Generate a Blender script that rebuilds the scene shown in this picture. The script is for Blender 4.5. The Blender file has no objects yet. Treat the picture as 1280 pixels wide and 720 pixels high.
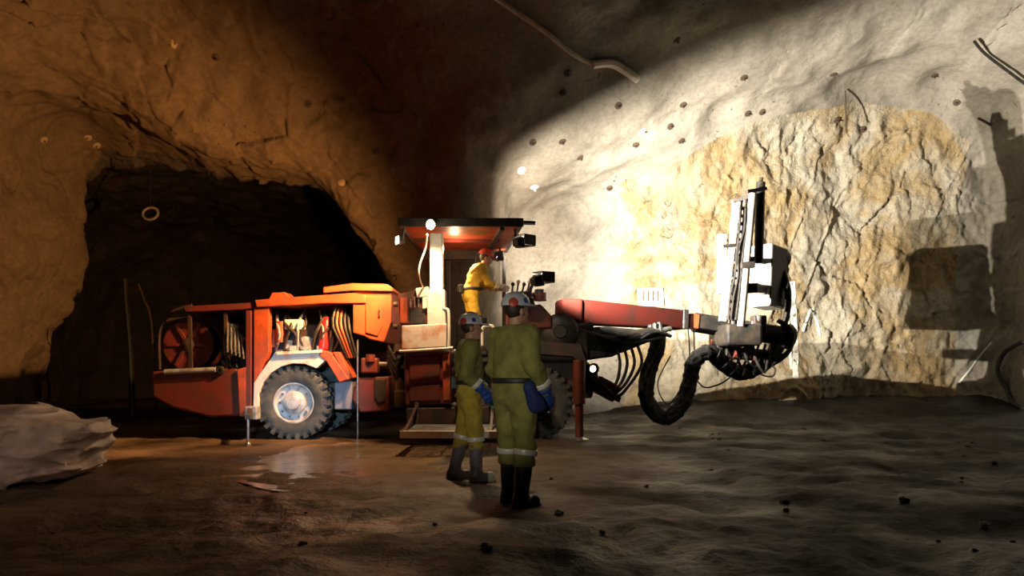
import bpy, bmesh, math, random
import numpy as np
from mathutils import Vector, Matrix, Euler

random.seed(7)
# ------------------------------------------------------------------ camera, world, exposure
scene = bpy.context.scene
C = scene.collection
F = 950.0            # focal length in pixels of the 1280 frame
HOR = 465.0          # horizon row
CH = 1.13            # camera height
PI = math.pi
cam_d = bpy.data.cameras.new('camera')
cam_d.sensor_width = 36.0
cam_d.lens = F / 1280 * 36
cam_d.shift_y = (HOR - 360) / 1280
cam_d.clip_end = 200
cam = bpy.data.objects.new('camera', cam_d)
cam.location = (0, 0, CH)
cam.rotation_euler = (PI / 2, 0, 0)
C.objects.link(cam)
scene.camera = cam

world = bpy.data.worlds.new('mine_dark')
world.use_nodes = True
world.node_tree.nodes['Background'].inputs[0].default_value = (0.010, 0.008, 0.006, 1)
world.node_tree.nodes['Background'].inputs[1].default_value = 0.3
scene.world = world
scene.view_settings.view_transform = 'Standard'
scene.view_settings.look = 'None'
scene.view_settings.gamma = 1
scene.view_settings.use_curve_mapping = False
scene.view_settings.exposure = 0.0

def q(px, py, Y):
    return Vector(((px - 640) * Y / F, Y, CH + (HOR - py) * Y / F))

def light(name, kind, loc, power, color, target=None, size=70, blend=0.3, radius=0.06):
    d = bpy.data.lights.new(name, kind)
    d.energy = power
    d.color = color
    d.shadow_soft_size = radius
    if kind == 'SPOT':
        d.spot_size = math.radians(size)
        d.spot_blend = blend
    o = bpy.data.objects.new(name, d)
    o.location = loc
    if target is not None:
        o.rotation_euler = (Vector(target) - Vector(loc)).to_track_quat('-Z', 'Y').to_euler()
    C.objects.link(o)
    return o

# work lamps of the drill rig (their housings are built with the rig) plus added fill lights
POS_A = q(652, 303, 11.95)           # lamp under the canopy's front corner
POS_B = q(676, 350, 12.0)            # lamp on the stalk at the controls
POS_C = q(494, 300, 11.7)            # small lamp on the canopy's rear end
POS_D = q(538, 291, 11.05)           # bare bright lamp on the canopy's near edge
POS_E = q(562, 306, 13.0)            # small lamp under the roof
TG_A, TG_B = (5.2, 18.5, 4.4), (7.6, 18.5, 5.0)
light('work_light_front', 'SPOT', POS_A, 7000, (1.0, 0.88, 0.70), TG_A, 95, 0.40, 0.022)
light('work_light_stalk', 'SPOT', POS_B, 6500, (1.0, 0.92, 0.78), TG_B, 88, 0.55, 0.02)
light('work_light_rear', 'SPOT', POS_C, 2300, (1.0, 0.47, 0.15), (-8.0, 14.8, 1.8), 136, 0.7, 0.08)
light('work_light_side', 'SPOT', POS_D, 240, (1.0, 0.64, 0.34), (-1.9, 11.3, 0.2), 160, 0.35, 0.06)
light('roof_glow', 'POINT', POS_E + Vector((.1, -.3, -.12)), 16, (1.0, 0.70, 0.40), radius=0.04)  # extra unseen point light, added to brighten the roof underside
light('roof_light', 'SPOT', POS_E, 300, (1.0, 0.74, 0.40), POS_E + Vector((.35, -.12, -1)), 110, .8, radius=0.05)
# unseen spots added to brighten the wheel, the bag and the two men
light('wheel_fill_spot', 'SPOT', (-0.5, -0.5, 1.75), 5200, (0.50, 0.76, 1.0), (-3.6, 13.0, 0.70), 11.5, 1.0, 0.04)
light('bag_fill_spot', 'SPOT', (-3.4, 1.0, 1.72), 260, (1.0, 0.68, 0.50), (-4.9, 7.8, 0.5), 30, 1.0, 0.04)
light('crew_fill_spot', 'SPOT', (-1.5, 0.3, 1.72), 520, (1.0, 0.92, 0.70), (-0.12, 7.0, 1.15), 19, 1.0, 0.04)

# ------------------------------------------------------------------ noise and surface extraction
def _hash(ix, iy, iz, seed):
    n = (ix.astype(np.int64) * 374761393 + iy.astype(np.int64) * 668265263 + iz.astype(np.int64) * 1440662683 + seed * 974634777) & 0xFFFFFFFF
    n = ((n ^ (n >> 13)) * 1274126177) & 0xFFFFFFFF
    n = ((n ^ (n >> 15)) * 2246822519) & 0xFFFFFFFF
    return ((n ^ (n >> 16)) & 0xFFFFFF) / float(0xFFFFFF)

def vnoise(x, y, z, seed=0):
    ix, iy, iz = np.floor(x), np.floor(y), np.floor(z)
    fx, fy, fz = x - ix, y - iy, z - iz
    fx = fx * fx * fx * (fx * (fx * 6 - 15) + 10); fy = fy * fy * fy * (fy * (fy * 6 - 15) + 10); fz = fz * fz * fz * (fz * (fz * 6 - 15) + 10)
    r = 0
    for a in (0, 1):
        for b in (0, 1):
            for c in (0, 1):
                w = (fx if a else 1 - fx) * (fy if b else 1 - fy) * (fz if c else 1 - fz)
                r = r + w * _hash(ix + a, iy + b, iz + c, seed)
    return r * 2 - 1

def fbm(x, y, z, octv=4, seed=0, gain=0.5):
    r = 0; amp = 1.0; f = 1.0
    for i in range(octv):
        r = r + amp * vnoise(x * f + 17.3 * i, y * f + 5.1 * i, z * f + 9.7 * i, seed + i)
        amp *= gain; f *= 2.03
    return r

def facets(x, y, z, seed=0):
    """planar chips: every Voronoi cell carries its own tilted plane"""
    ix, iy, iz = np.floor(x), np.floor(y), np.floor(z)
    best = np.full(x.shape, 9.0); val = np.zeros(x.shape)
    for a in (-1, 0, 1):
        for b in (-1, 0, 1):
            for c in (-1, 0, 1):
                cx, cy, cz = ix + a, iy + b, iz + c
                px = cx + _hash(cx, cy, cz, seed); py = cy + _hash(cx, cy, cz, seed + 1); pz = cz + _hash(cx, cy, cz, seed + 2)
                d = (x - px) ** 2 + (y - py) ** 2 + (z - pz) ** 2
                h = _hash(cx, cy, cz, seed + 3) - .5
                v = h + (x - px) * (_hash(cx, cy, cz, seed + 4) - .5) * 1.6 + (z - pz) * (_hash(cx, cy, cz, seed + 5) - .5) * 1.6 + (y - py) * (_hash(cx, cy, cz, seed + 6) - .5) * 1.6
                m = d < best
                best = np.where(m, d, best); val = np.where(m, v, val)
    return val

def surface_nets(func, lo, hi, h, band=1.25):
    lo = np.array(lo, float); hi = np.array(hi, float)
    n = np.ceil((hi - lo) / h).astype(int) + 1
    ax = [lo[i] + h * np.arange(n[i]) for i in range(3)]
    # coarse pass first; only blocks near the surface are evaluated finely
    st = 4
    cx = [np.append(a[::st], a[-1] + h * st) for a in ax]
    cc = [0.5 * (c[:-1] + c[1:]) for c in cx]
    CG = func(*np.meshgrid(*cc, indexing='ij'))
    B = np.abs(CG) < h * st * band
    for k in range(3): CG = np.repeat(CG, st, k); B = np.repeat(B, st, k)
    G = CG[:n[0], :n[1], :n[2]].astype(np.float32); B = B[:n[0], :n[1], :n[2]]
    bi, bj, bk = np.nonzero(B)
    G[bi, bj, bk] = func(ax[0][bi], ax[1][bj], ax[2][bk])
    del CG, B, bi, bj, bk
    ins = G < 0
    cnt = np.zeros(tuple(n - 1), np.int8)
    for a in (0, 1):
        for b in (0, 1):
            for c in (0, 1):
                cnt += ins[a:n[0] - 1 + a, b:n[1] - 1 + b, c:n[2] - 1 + c]
    act = (cnt > 0) & (cnt < 8)
    idx = np.full(tuple(n - 1), -1, np.int64)
    I, J, K = np.nonzero(act)
    idx[I, J, K] = np.arange(len(I))
    acc = np.zeros((len(I), 3)); num = np.zeros(len(I))
    cor = [(a, b, c) for a in (0, 1) for b in (0, 1) for c in (0, 1)]
    for p in cor:
        for k in range(3):
            if p[k]: continue
            r = list(p); r[k] = 1
            g0 = G[I + p[0], J + p[1], K + p[2]].astype(float); g1 = G[I + r[0], J + r[1], K + r[2]].astype(float)
            m = (g0 < 0) != (g1 < 0)
            t = np.where(m, g0 / np.where(m, g0 - g1, 1), 0)
            for d in range(3):
                acc[:, d] += np.where(m, p[d] + (t if d == k else 0), 0)
            num += m
    V = lo + h * (np.stack([I, J, K], 1) + acc / num[:, None])
    quads = []
    for k in range(3):
        sl0 = [slice(1, n[d] - 1) for d in range(3)]; sl1 = list(sl0)
        sl0[k] = slice(0, n[k] - 1); sl1[k] = slice(1, n[k])
        s0 = ins[tuple(sl0)]; s1 = ins[tuple(sl1)]
        E = np.nonzero(s0 != s1)
        flip = s0[E]
        e = [E[d] + (0 if d == k else 1) for d in range(3)]
        u, v = (k + 1) % 3, (k + 2) % 3
        def cell(du, dv):
            c = [a.copy() for a in e]; c[u] -= du; c[v] -= dv
            return idx[c[0], c[1], c[2]]
        a, b, c, d = cell(1, 1), cell(0, 1), cell(0, 0), cell(1, 0)
        Q = np.stack([a, b, c, d], 1)
        Q[~flip] = Q[~flip][:, ::-1]
        quads.append(Q)
    return V, np.concatenate(quads)

def np_mesh(name, V, Q, smooth=True):
    me = bpy.data.meshes.new(name)
    V = np.ascontiguousarray(V, np.float32); Q = np.ascontiguousarray(Q, np.int32)
    k = Q.shape[1]
    me.vertices.add(len(V)); me.vertices.foreach_set('co', V.ravel())
    me.loops.add(Q.size); me.loops.foreach_set('vertex_index', Q.ravel())
    me.polygons.add(len(Q)); me.polygons.foreach_set('loop_start', np.arange(0, Q.size, k, dtype=np.int32))
    me.polygons.foreach_set('loop_total', np.full(len(Q), k, np.int32))
    me.update(calc_edges=True)
    me.validate()
    if smooth: me.polygons.foreach_set('use_smooth', np.ones(len(me.polygons), bool))
    return me

def subset(V, Q, mask):
    Q = Q[mask]
    used, inv = np.unique(Q, return_inverse=True)
    return V[used], inv.reshape(Q.shape)

def subdivide(V, Q):
    E = np.concatenate([np.sort(Q[:, [i, (i + 1) % 4]], 1) for i in range(4)])
    U, inv = np.unique(E, axis=0, return_inverse=True)
    inv = inv.reshape(-1)
    nq = len(Q); nv = len(V)
    mid = V[U].mean(1); cen = V[Q].mean(1)
    e = [nv + inv[i * nq:(i + 1) * nq] for i in range(4)]
    c = nv + len(U) + np.arange(nq)
    out = [np.stack([Q[:, i], e[i], c, e[(i + 3) % 4]], 1) for i in range(4)]
    return np.concatenate([V, mid, cen]), np.concatenate(out)

def vnormals(V, Q):
    n = np.cross(V[Q[:, 2]] - V[Q[:, 0]], V[Q[:, 3]] - V[Q[:, 1]])
    N = np.zeros_like(V)
    for d in range(3):
        N[:, d] = np.bincount(Q.ravel(), np.repeat(n[:, d], 4), len(V))
    return N / (np.linalg.norm(N, axis=1, keepdims=True) + 1e-12)

def smin(a, b, k):
    h = np.clip(.5 + .5 * (b - a) / k, 0, 1)
    return b * (1 - h) + a * h - k * h * (1 - h)
def smax(a, b, k): return -smin(-a, -b, k)

# ------------------------------------------------------------------ materials
MATS = {}
def mat(name, col, rough=0.6, metal=0.0, col2=None, scale=6.0, lo=0.45, hi=0.65, bump=0.0, bscale=None, emit=None, estr=0, spec=None, coat=0):
    if name in MATS: return MATS[name]
    m = bpy.data.materials.new(name); m.use_nodes = True
    nt = m.node_tree; b = nt.nodes['Principled BSDF']
    b.inputs['Base Color'].default_value = (*col, 1)
    b.inputs['Roughness'].default_value = rough
    b.inputs['Metallic'].default_value = metal
    if spec is not None: b.inputs['Specular IOR Level'].default_value = spec
    if coat: b.inputs['Coat Weight'].default_value = coat
    if emit:
        b.inputs['Emission Color'].default_value = (*emit, 1); b.inputs['Emission Strength'].default_value = estr
    if col2 or bump:
        tc = nt.nodes.new('ShaderNodeTexCoord')
    if col2:
        n = nt.nodes.new('ShaderNodeTexNoise'); n.inputs['Scale'].default_value = scale; n.inputs['Detail'].default_value = 6; n.inputs['Roughness'].default_value = .62
        nt.links.new(tc.outputs['Object'], n.inputs['Vector'])
        r = nt.nodes.new('ShaderNodeValToRGB')
        r.color_ramp.elements[0].position = lo; r.color_ramp.elements[0].color = (*col, 1)
        r.color_ramp.elements[1].position = hi; r.color_ramp.elements[1].color = (*col2, 1)
        nt.links.new(n.outputs['Fac'], r.inputs['Fac']); nt.links.new(r.outputs['Color'], b.inputs['Base Color'])
    if bump:
        n2 = nt.nodes.new('ShaderNodeTexNoise'); n2.inputs['Scale'].default_value = bscale or scale * 3; n2.inputs['Detail'].default_value = 5
        nt.links.new(tc.outputs['Object'], n2.inputs['Vector'])
        bp = nt.nodes.new('ShaderNodeBump'); bp.inputs['Strength'].default_value = bump; bp.inputs['Distance'].default_value = .02
        nt.links.new(n2.outputs['Fac'], bp.inputs['Height']); nt.links.new(bp.outputs['Normal'], b.inputs['Normal'])
    MATS[name] = m
    return m

MUD = (0.075, 0.045, 0.026)
M_orange = mat('orange_paint', (0.48, 0.076, 0.020), .5, col2=(0.12, 0.045, 0.022), scale=3.5, lo=.40, hi=.70, bump=.15, bscale=30)
M_boom = mat('dark_red_paint', (0.042, 0.0055, 0.0035), .85, spec=.08, col2=(0.022, 0.007, 0.005), scale=4, lo=.45, hi=.7, bump=.15, bscale=30)
M_red = mat('red_paint', (0.15, 0.022, 0.016), .5, col2=(0.08, 0.030, 0.02), scale=4, lo=.40, hi=.68, bump=.15, bscale=30)
M_pale = mat('dusty_pale_paint', (0.72, 0.62, 0.55), .5, col2=(0.55, 0.22, 0.10), scale=3, lo=.5, hi=.66, bump=.1, bscale=25)
M_white = mat('white_paint', (0.80, 0.77, 0.70), .4, col2=(0.55, 0.50, 0.42), scale=5, lo=.5, hi=.75)
M_black = mat('black_steel', (0.018, 0.017, 0.016), .45, col2=(0.05, 0.038, 0.028), scale=7, bump=.15, bscale=40)
M_dark = mat('dark_frame', (0.030, 0.022, 0.018), .55, col2=(0.075, 0.035, 0.02), scale=5, bump=.15, bscale=30)
M_feed = mat('worn_pale_paint', (0.30, 0.28, 0.25), .5, col2=(0.13, 0.11, 0.09), scale=7, lo=.45, hi=.7)
M_fsteel = mat('dirty_steel', (0.16, 0.14, 0.13), .5, .3, col2=(0.07, 0.06, 0.05), scale=10)
M_steel = mat('bare_steel', (0.42, 0.43, 0.44), .32, .8, col2=(0.20, 0.18, 0.16), scale=9)
M_grey = mat('grey_metal', (0.36, 0.38, 0.40), .5, .2, col2=(0.16, 0.15, 0.14), scale=8, bump=.1)
M_rubber = mat('tire_rubber', (0.040, 0.048, 0.050), .75, col2=(0.10, 0.095, 0.085), scale=5, bump=.2, bscale=40)
M_hose = mat('hose_rubber', (0.014, 0.013, 0.013), .58, col2=(0.045, 0.038, 0.032), scale=12)
M_rim = mat('rim_paint', (0.50, 0.53, 0.57), .45, .15, col2=(0.30, 0.29, 0.28), scale=7)
M_lens = mat('lamp_lens_warm', (1, .9, .7), .2, emit=(1.0, 0.80, 0.50), estr=60)
M_lens2 = mat('lamp_lens_white', (1, .95, .85), .2, emit=(1.0, 0.93, 0.80), estr=25)
M_lens3 = mat('lamp_lens_soft', (1, .9, .7), .2, emit=(1.0, 0.72, 0.40), estr=7)
M_lens4 = mat('cap_lamp_lens', (.9, .93, 1), .2, emit=(0.75, 0.82, 1.0), estr=6)
M_skin = mat('skin', (0.48, 0.27, 0.18), .5)
M_hair = mat('hair', (0.03, 0.02, 0.014), .6)
M_eye = mat('eye_white', (0.7, 0.68, 0.65), .2)
M_hivis = mat('yellow_workwear', (0.62, 0.40, 0.030), .8, col2=(0.42, 0.27, 0.03), scale=6, lo=.45, hi=.7, bump=.25, bscale=18)
M_olive = mat('olive_workwear', (0.23, 0.215, 0.055), .85, col2=(0.13, 0.115, 0.035), scale=6, lo=.45, hi=.7, bump=.25, bscale=18)
M_yolive = mat('dirty_yellow_workwear', (0.46, 0.34, 0.04), .85, col2=(0.26, 0.20, 0.04), scale=6, lo=.45, hi=.7, bump=.25, bscale=18)
M_reflect = mat('reflective_tape', (0.72, 0.70, 0.66), .35, .1)
M_boot = mat('black_rubber_boot', (0.020, 0.019, 0.022), .35, col2=MUD, scale=10, lo=.5, hi=.7)
M_boot2 = mat('grey_rubber_boot', (0.20, 0.17, 0.22), .4, col2=(0.10, 0.08, 0.09), scale=10, lo=.45, hi=.7)
M_toe = mat('pale_boot_toe', (0.75, 0.72, 0.66), .4)
M_blue = mat('blue_glove', (0.020, 0.070, 0.34), .55, bump=.2, bscale=60)
M_navy = mat('navy_cloth', (0.012, 0.022, 0.11), .8, bump=.2, bscale=50)
M_teal = mat('teal_glove', (0.03, 0.30, 0.36), .55, bump=.2, bscale=60)
M_helmet = mat('white_helmet_shell', (0.62, 0.64, 0.74), .3, col2=(0.48, 0.49, 0.56), scale=8, lo=.5, hi=.7)
M_rhelmet = mat('red_helmet_shell', (0.45, 0.06, 0.03), .35)
M_sblue = mat('blue_sticker', (0.02, 0.06, 0.36), .4)
M_sred = mat('red_sticker', (0.50, 0.06, 0.05), .4)
M_bag = mat('woven_white_bag', (0.62, 0.53, 0.47), .75, col2=(0.36, 0.28, 0.23), scale=4, lo=.42, hi=.72, bump=.25, bscale=60)
M_paint = mat('white_marking_paint', (0.86, 0.86, 0.82), .7)
M_sign = mat('pale_board', (0.80, 0.79, 0.74), .6)

def rock_material(name, cols, patch=0.35, crack=0.0, speck=0.0, bump=.6, bscale=5.0, streak=0.0, rough=.9, brown=None):
    """broken rock or sprayed concrete: patches of colour, veins, dark pits and fine relief"""
    m = bpy.data.materials.new(name); m.use_nodes = True
    nt = m.node_tree; L = nt.links; b = nt.nodes['Principled BSDF']
    b.inputs['Roughness'].default_value = rough; b.inputs['Specular IOR Level'].default_value = .25
    tc = nt.nodes.new('ShaderNodeTexCoord')
    def noise(scale, detail=6, ro=.6, vec=None, dist=0):
        n = nt.nodes.new('ShaderNodeTexNoise'); n.inputs['Scale'].default_value = scale; n.inputs['Detail'].default_value = detail
        n.inputs['Roughness'].default_value = ro; n.inputs['Distortion'].default_value = dist
        L.new(vec or tc.outputs['Object'], n.inputs['Vector']); return n.outputs['Fac']
    def ramp(fac, stops):
        r = nt.nodes.new('ShaderNodeValToRGB'); el = r.color_ramp.elements
        while len(el) < len(stops): el.new(.5)
        for e, (p, c) in zip(el, stops): e.position = p; e.color = (*c, 1)
        L.new(fac, r.inputs['Fac']); return r.outputs['Color']
    def mul(a, bb):
        mx = nt.nodes.new('ShaderNodeMix'); mx.data_type = 'RGBA'; mx.blend_type = 'MULTIPLY'; mx.inputs[0].default_value = 1
        L.new(a, mx.inputs[6]); L.new(bb, mx.inputs[7]); return mx.outputs[2]
    n = len(cols)
    col = ramp(noise(patch, 8, .62, dist=.6), [(.30 + .40 * i / max(1, n - 1), c) for i, c in enumerate(cols)])
    if brown:      # ironstained rock left of the pillar, pale sprayed concrete right of it
        c2 = ramp(noise(.4, 8, .62, dist=.6), [(.30 + .20 * i, c) for i, c in enumerate(brown)])
        sx = nt.nodes.new('ShaderNodeSeparateXYZ'); L.new(tc.outputs['Object'], sx.inputs[0])
        wob = nt.nodes.new('ShaderNodeMath'); wob.operation = 'MULTIPLY_ADD'; wob.inputs[1].default_value = 5.0
        L.new(noise(.35, 5, .6), wob.inputs[0]); L.new(sx.outputs['X'], wob.inputs[2])
        mr = nt.nodes.new('ShaderNodeMapRange'); mr.inputs['From Min'].default_value = -.5; mr.inputs['From Max'].default_value = 4.5
        L.new(wob.outputs[0], mr.inputs['Value'])
        mx = nt.nodes.new('ShaderNodeMix'); mx.data_type = 'RGBA'; L.new(mr.outputs[0], mx.inputs[0]); L.new(c2, mx.inputs[6]); L.new(col, mx.inputs[7]); col = mx.outputs[2]
    g = (1, 1, 1)
    col = mul(col, ramp(noise(9, 4, .7), [(.30, (.72, .70, .68)), (.62, g)]))
    if streak:
        mp = nt.nodes.new('ShaderNodeMapping'); mp.inputs['Scale'].default_value = (1.0, 1.0, .16); mp.inputs['Rotation'].default_value = (0, .28, 0)
        L.new(tc.outputs['Object'], mp.inputs['Vector'])
        col = mul(col, ramp(noise(1.6, 7, .65, mp.outputs['Vector'], .4), [(.36, (1 - streak,) * 3), (.52, g)]))
    hs = None
    if crack:
        mp = nt.nodes.new('ShaderNodeMapping'); mp.inputs['Scale'].default_value = (1.0, 1.0, .40); mp.inputs['Rotation'].default_value = (0, -.45, 0)
        L.new(tc.outputs['Object'], mp.inputs['Vector'])
        w = nt.nodes.new('ShaderNodeTexNoise'); w.inputs['Scale'].default_value = 1.1; w.inputs['Detail'].default_value = 4
        L.new(mp.outputs['Vector'], w.inputs['Vector'])
        ad = nt.nodes.new('ShaderNodeVectorMath'); ad.operation = 'MULTIPLY_ADD'; ad.inputs[1].default_value = (1.3,) * 3
        L.new(w.outputs['Color'], ad.inputs[0]); L.new(mp.outputs['Vector'], ad.inputs[2])
        v = nt.nodes.new('ShaderNodeTexVoronoi'); v.feature = 'DISTANCE_TO_EDGE'; v.inputs['Scale'].default_value = 1.25
        L.new(ad.outputs[0], v.inputs['Vector'])
        k = ramp(v.outputs['Distance'], [(.002, (1 - crack,) * 3), (.012, g)])
        gate = ramp(noise(.9, 4, .6), [(.53, g), (.60, (0, 0, 0))])
        mx = nt.nodes.new('ShaderNodeMix'); mx.data_type = 'RGBA'; L.new(gate, mx.inputs[0]); L.new(k, mx.inputs[6]); mx.inputs[7].default_value = (1, 1, 1, 1)
        col = mul(col, mx.outputs[2])
    if speck:
        s = ramp(noise(11, 3, .55), [(.27, (1 - speck,) * 3), (.37, g)])
        gate = ramp(noise(.55, 3, .5), [(.46, g), (.62, (0, 0, 0))])
        mx = nt.nodes.new('ShaderNodeMix'); mx.data_type = 'RGBA'; L.new(gate, mx.inputs[0]); L.new(s, mx.inputs[6]); mx.inputs[7].default_value = (1, 1, 1, 1)
        col = mul(col, mx.outputs[2])
    L.new(col, b.inputs['Base Color'])
    h1 = noise(bscale, 8, .68); h2 = noise(bscale * 4, 4, .6)
    ma = nt.nodes.new('ShaderNodeMath'); ma.operation = 'MULTIPLY_ADD'; ma.inputs[1].default_value = .3
    L.new(h2, ma.inputs[0]); L.new(h1, ma.inputs[2])
    bp = nt.nodes.new('ShaderNodeBump'); bp.inputs['Strength'].default_value = bump; bp.inputs['Distance'].default_value = .09
    L.new(ma.outputs[0], bp.inputs['Height']); L.new(bp.outputs['Normal'], b.inputs['Normal'])
    return m
M_face = rock_material('broken_rock_face', [(.38, .33, .24), (.43, .405, .33), (.36, .26, .13), (.45, .42, .35)], .45, crack=.65, bump=.7, streak=.35)
M_shot = rock_material('sprayed_concrete', [(.13, .122, .108), (.27, .25, .215), (.32, .30, .26), (.35, .33, .29)], .42, speck=.85, bump=.28, bscale=9, brown=[(.11, .080, .050), (.19, .135, .080), (.15, .105, .062)])
M_shade_rock = rock_material('shade_toned_rock', [(.060, .050, .042), (.110, .092, .075), (.075, .062, .050)], .4, crack=.5, bump=.7, streak=.3, rough=.7)  # the side tunnel's shade is put into a darker rock colour

# ------------------------------------------------------------------ the mine: shell from a distance field
HX = np.array([-3, -1.0, 0.0, 3.1, 5.6, 8.2, 10.0, 11.2, 12.5])
HZ = np.array([3.2, 4.4, 5.0, 5.95, 7.1, 7.65, 7.45, 6.6, 4.0])
LX = np.array([-11, -9.8, -9.2, -7.64, -6.25, -4.5, -3.8, -2.95, -2.35, -1.7, -1.2])
LZ = np.array([5.8, 6.1, 6.2, 6.1, 5.7, 5.3, 4.85, 3.95, 3.2, 1.9, -.5])
def cave(X, Y, Z):
    zc = np.maximum(Z, 0)
    # junction chamber, rounded towards the back
    ye = np.clip((Y - 11.5) / 4.9, 0, 3)
    s = ((np.abs(X + 0.1) / 11.1) ** 3.6 + (zc / 8.1) ** 2.6 + ye ** 3.2) ** (1 / 2.8)
    ch = (s - 1) * 5.0
    # left drift, deep and unlit
    wd = np.clip((Y - 16.6) / 1.6, 0, 1) * np.clip((37 - Y) / 6, 0, 1)
    ax = -6.0 - 3.0 * wd
    s2 = ((np.abs(X - ax) / (3.4 + 4.5 * wd)) ** 2.7 + (zc / (4.6 + 2.6 * wd)) ** 2.7) ** (1 / 2.7)
    s2 = np.where(Y > 16.8, (s2 - 1) * 3.7, 5.0)
    mouth = smax(smax((Z - np.interp(X, LX, LZ)) * .7, -9.75 + .12 * (Z - 3) - X, .5), np.abs(Y - 15.6) - 1.8, .1)
    dr = np.maximum(np.minimum(s2, mouth), np.maximum(Y - 37, 12 - Y))
    # right heading with the lit face at its end
    ht = np.interp(X, HX, HZ) + 0.36 * np.clip(18.3 - Y, 0, 5)
    face = 18.5 + 0.25 * np.sin(X * .9) - 0.035 * (zc - 3) ** 2 + .06 * np.abs(X - 6.5)
    he = smax(smax((Z - ht) * .85, -(X + .65 - .05 * (Y - 15)), .9), smax(X - 11.7, Y - face, .5), .6)
    he = np.maximum(he, 9 - Y)
    f = smin(ch, he, .9)
    f = smin(f, dr, .35)
    return np.maximum(f, -1.0 - Z)

V, Q = surface_nets(cave, (-18.5, -3, -.9), (14, 38.2, 10.6), .165, 2.2)
# (normals point out of the solid, into the void)
nb = vnormals(V, Q)
if np.mean(np.sum(nb * (np.array([0, 10, 3]) - V), 1)) < 0:
    Q = Q[:, ::-1]
V, Q = subdivide(V, Q)
fc = V[Q].mean(1)
near = (fc[:, 1] > 9.0) & (fc[:, 1] < 21)
Va, Qa = subset(V, Q, near); Va, Qa = subdivide(Va, Qa)
Vb, Qb = subset(V, Q, ~near)

def displace(V, Q):
    N = vnormals(V, Q)
    x, y, z = V.T
    fw = np.clip((y - 17.2) / .8, 0, 1) * np.clip((x - 1.6) / 1.5, 0, 1) * np.clip((np.interp(x, HX, HZ) - z) / .6, 0, 1)       # weight of the broken face
    lf = np.clip((-1.2 - x) / 1.2, 0, 1)
    d = .38 * fbm(x * .33, y * .33, z * .33, 3, 3) + .08 * fbm(x * 1.1, y * 1.1, z * 1.1, 2, 9)
    d += (1 - fw) * .014 * fbm(x * 4, y * 4, z * 4, 3, 21)
    w = np.maximum(fw, lf); on = w > .01
    xo, yo, zo = x[on], y[on], z[on]
    fx = np.zeros(len(x)); f2 = np.zeros(len(x))
    fx[on] = facets(xo * .75 + .25 * zo, yo * .75, zo * .5, 31); f2[on] = facets(xo * 1.9 + .5 * zo, yo * 1.9, zo * 1.3, 51)
    d += fw * (.09 * fx + .06 * f2 + .07 * fbm(x * 3.5, y * 3.5, z * 2.2, 4, 61, .6))
    d += lf * (1 - fw) * (.13 * fx + .08 * f2 + .05 * fbm(x * 3, y * 3, z * 3, 3, 71))
    rid = 1 - np.abs(vnoise(x * .9 - z * .35, y * .9, z * .28, 81))
    d -= fw * .06 * np.clip((rid - .93) / .07, 0, 1)
    return V - N * d[:, None] * .9

def classify(c):
    x, y, z = c.T
    k = np.zeros(len(c), int)                                    # 0 ceiling
    top = np.interp(x, HX, HZ)
    k[(y > 16.6) & (x > 2.6 + .25 * np.sin(z * 1.7)) & (z < top - .15) & (x < 10.9)] = 2   # face
    k[(k == 0) & (x < -1.2) & ((z < 6.6) | (y > 15))] = 1          # left
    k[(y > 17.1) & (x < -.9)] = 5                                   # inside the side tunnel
    k[(k == 0) & (x >= -1.2) & (x < 3.2) & (z < top - .1)] = 3          # pillar
    k[(k == 0) & (x > 9.6) & (z < 6.2)] = 4                        # right
    return k
NAMES = ['ceiling', 'wall_left', 'wall_back', 'wall_middle', 'wall_right', 'wall_tunnel']
WM = [M_shot, M_shot, M_face, M_shot, M_shot, M_shade_rock]
shell = {}
parts = {i: [] for i in range(6)}
for (vv, qq) in ((Va, Qa), (Vb, Qb)):
    k = classify(vv[qq].mean(1))
    vd = displace(vv, qq)
    for i in range(6):
        if (k == i).any(): parts[i].append(subset(vd, qq, k == i))
LAB = ['rough sprayed concrete roof of the mine with bolts', 'brown rock wall around the dark side tunnel', 'brightly lit broken rock face at the end of the heading',
       'rock pillar between side tunnel and lit heading', 'pale rock wall at the right edge', 'rock inside the side tunnel, coloured dark to stand for its shade']
for i in range(6):
    vs, qs, off = [], [], 0
    for (a, b_) in parts[i]:
        vs.append(a); qs.append(b_ + off); off += len(a)
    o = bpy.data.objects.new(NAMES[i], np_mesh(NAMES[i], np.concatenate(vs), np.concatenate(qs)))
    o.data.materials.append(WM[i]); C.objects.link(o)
    o['kind'] = 'structure'; o['label'] = LAB[i]; o['category'] = 'ceiling' if i == 0 else 'wall'
    shell[NAMES[i]] = o

# floor: height field of mud with ruts, rising towards the face
PUD = (-2.1, 10.3)
def floor_h(x, y):
    h = .055 * fbm(x * .55, y * .55, x * 0 + 2, 4, 101) + .032 * fbm(x * 3.1, y * 2.6, x * 0, 4, 111, .6) 
    h += .50 * np.clip((y - 15.2) / 3.2, 0, 1) ** 1.5 * np.clip((x - 1) / 3, 0, 1)
    h += .05 * np.sin(x * 1.5 + .35 * y) * np.clip((x - .5) / 2, 0, 1) * np.clip((11 - y) / 3, 0, 1)
    r = np.sqrt(((x - PUD[0]) / 1.6) ** 2 + ((y - PUD[1]) / 2.8) ** 2)
    w = np.clip(1.25 - r, 0, 1)
    flat = np.clip(1.5 - np.sqrt(((x + 1.2) / 5.2) ** 2 + ((y - 12.2) / 3.0) ** 2), 0, 1)
    h = h * (1 - .75 * flat) * (1 - .8 * w) - .075 * w
    for (mx, my) in ((0.02, 6.43), (-.45, 7.95)):
        g = np.exp(-((x - mx) ** 2 + (y - my) ** 2) / .25)
        h = h * (1 - g)
    return h
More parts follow.
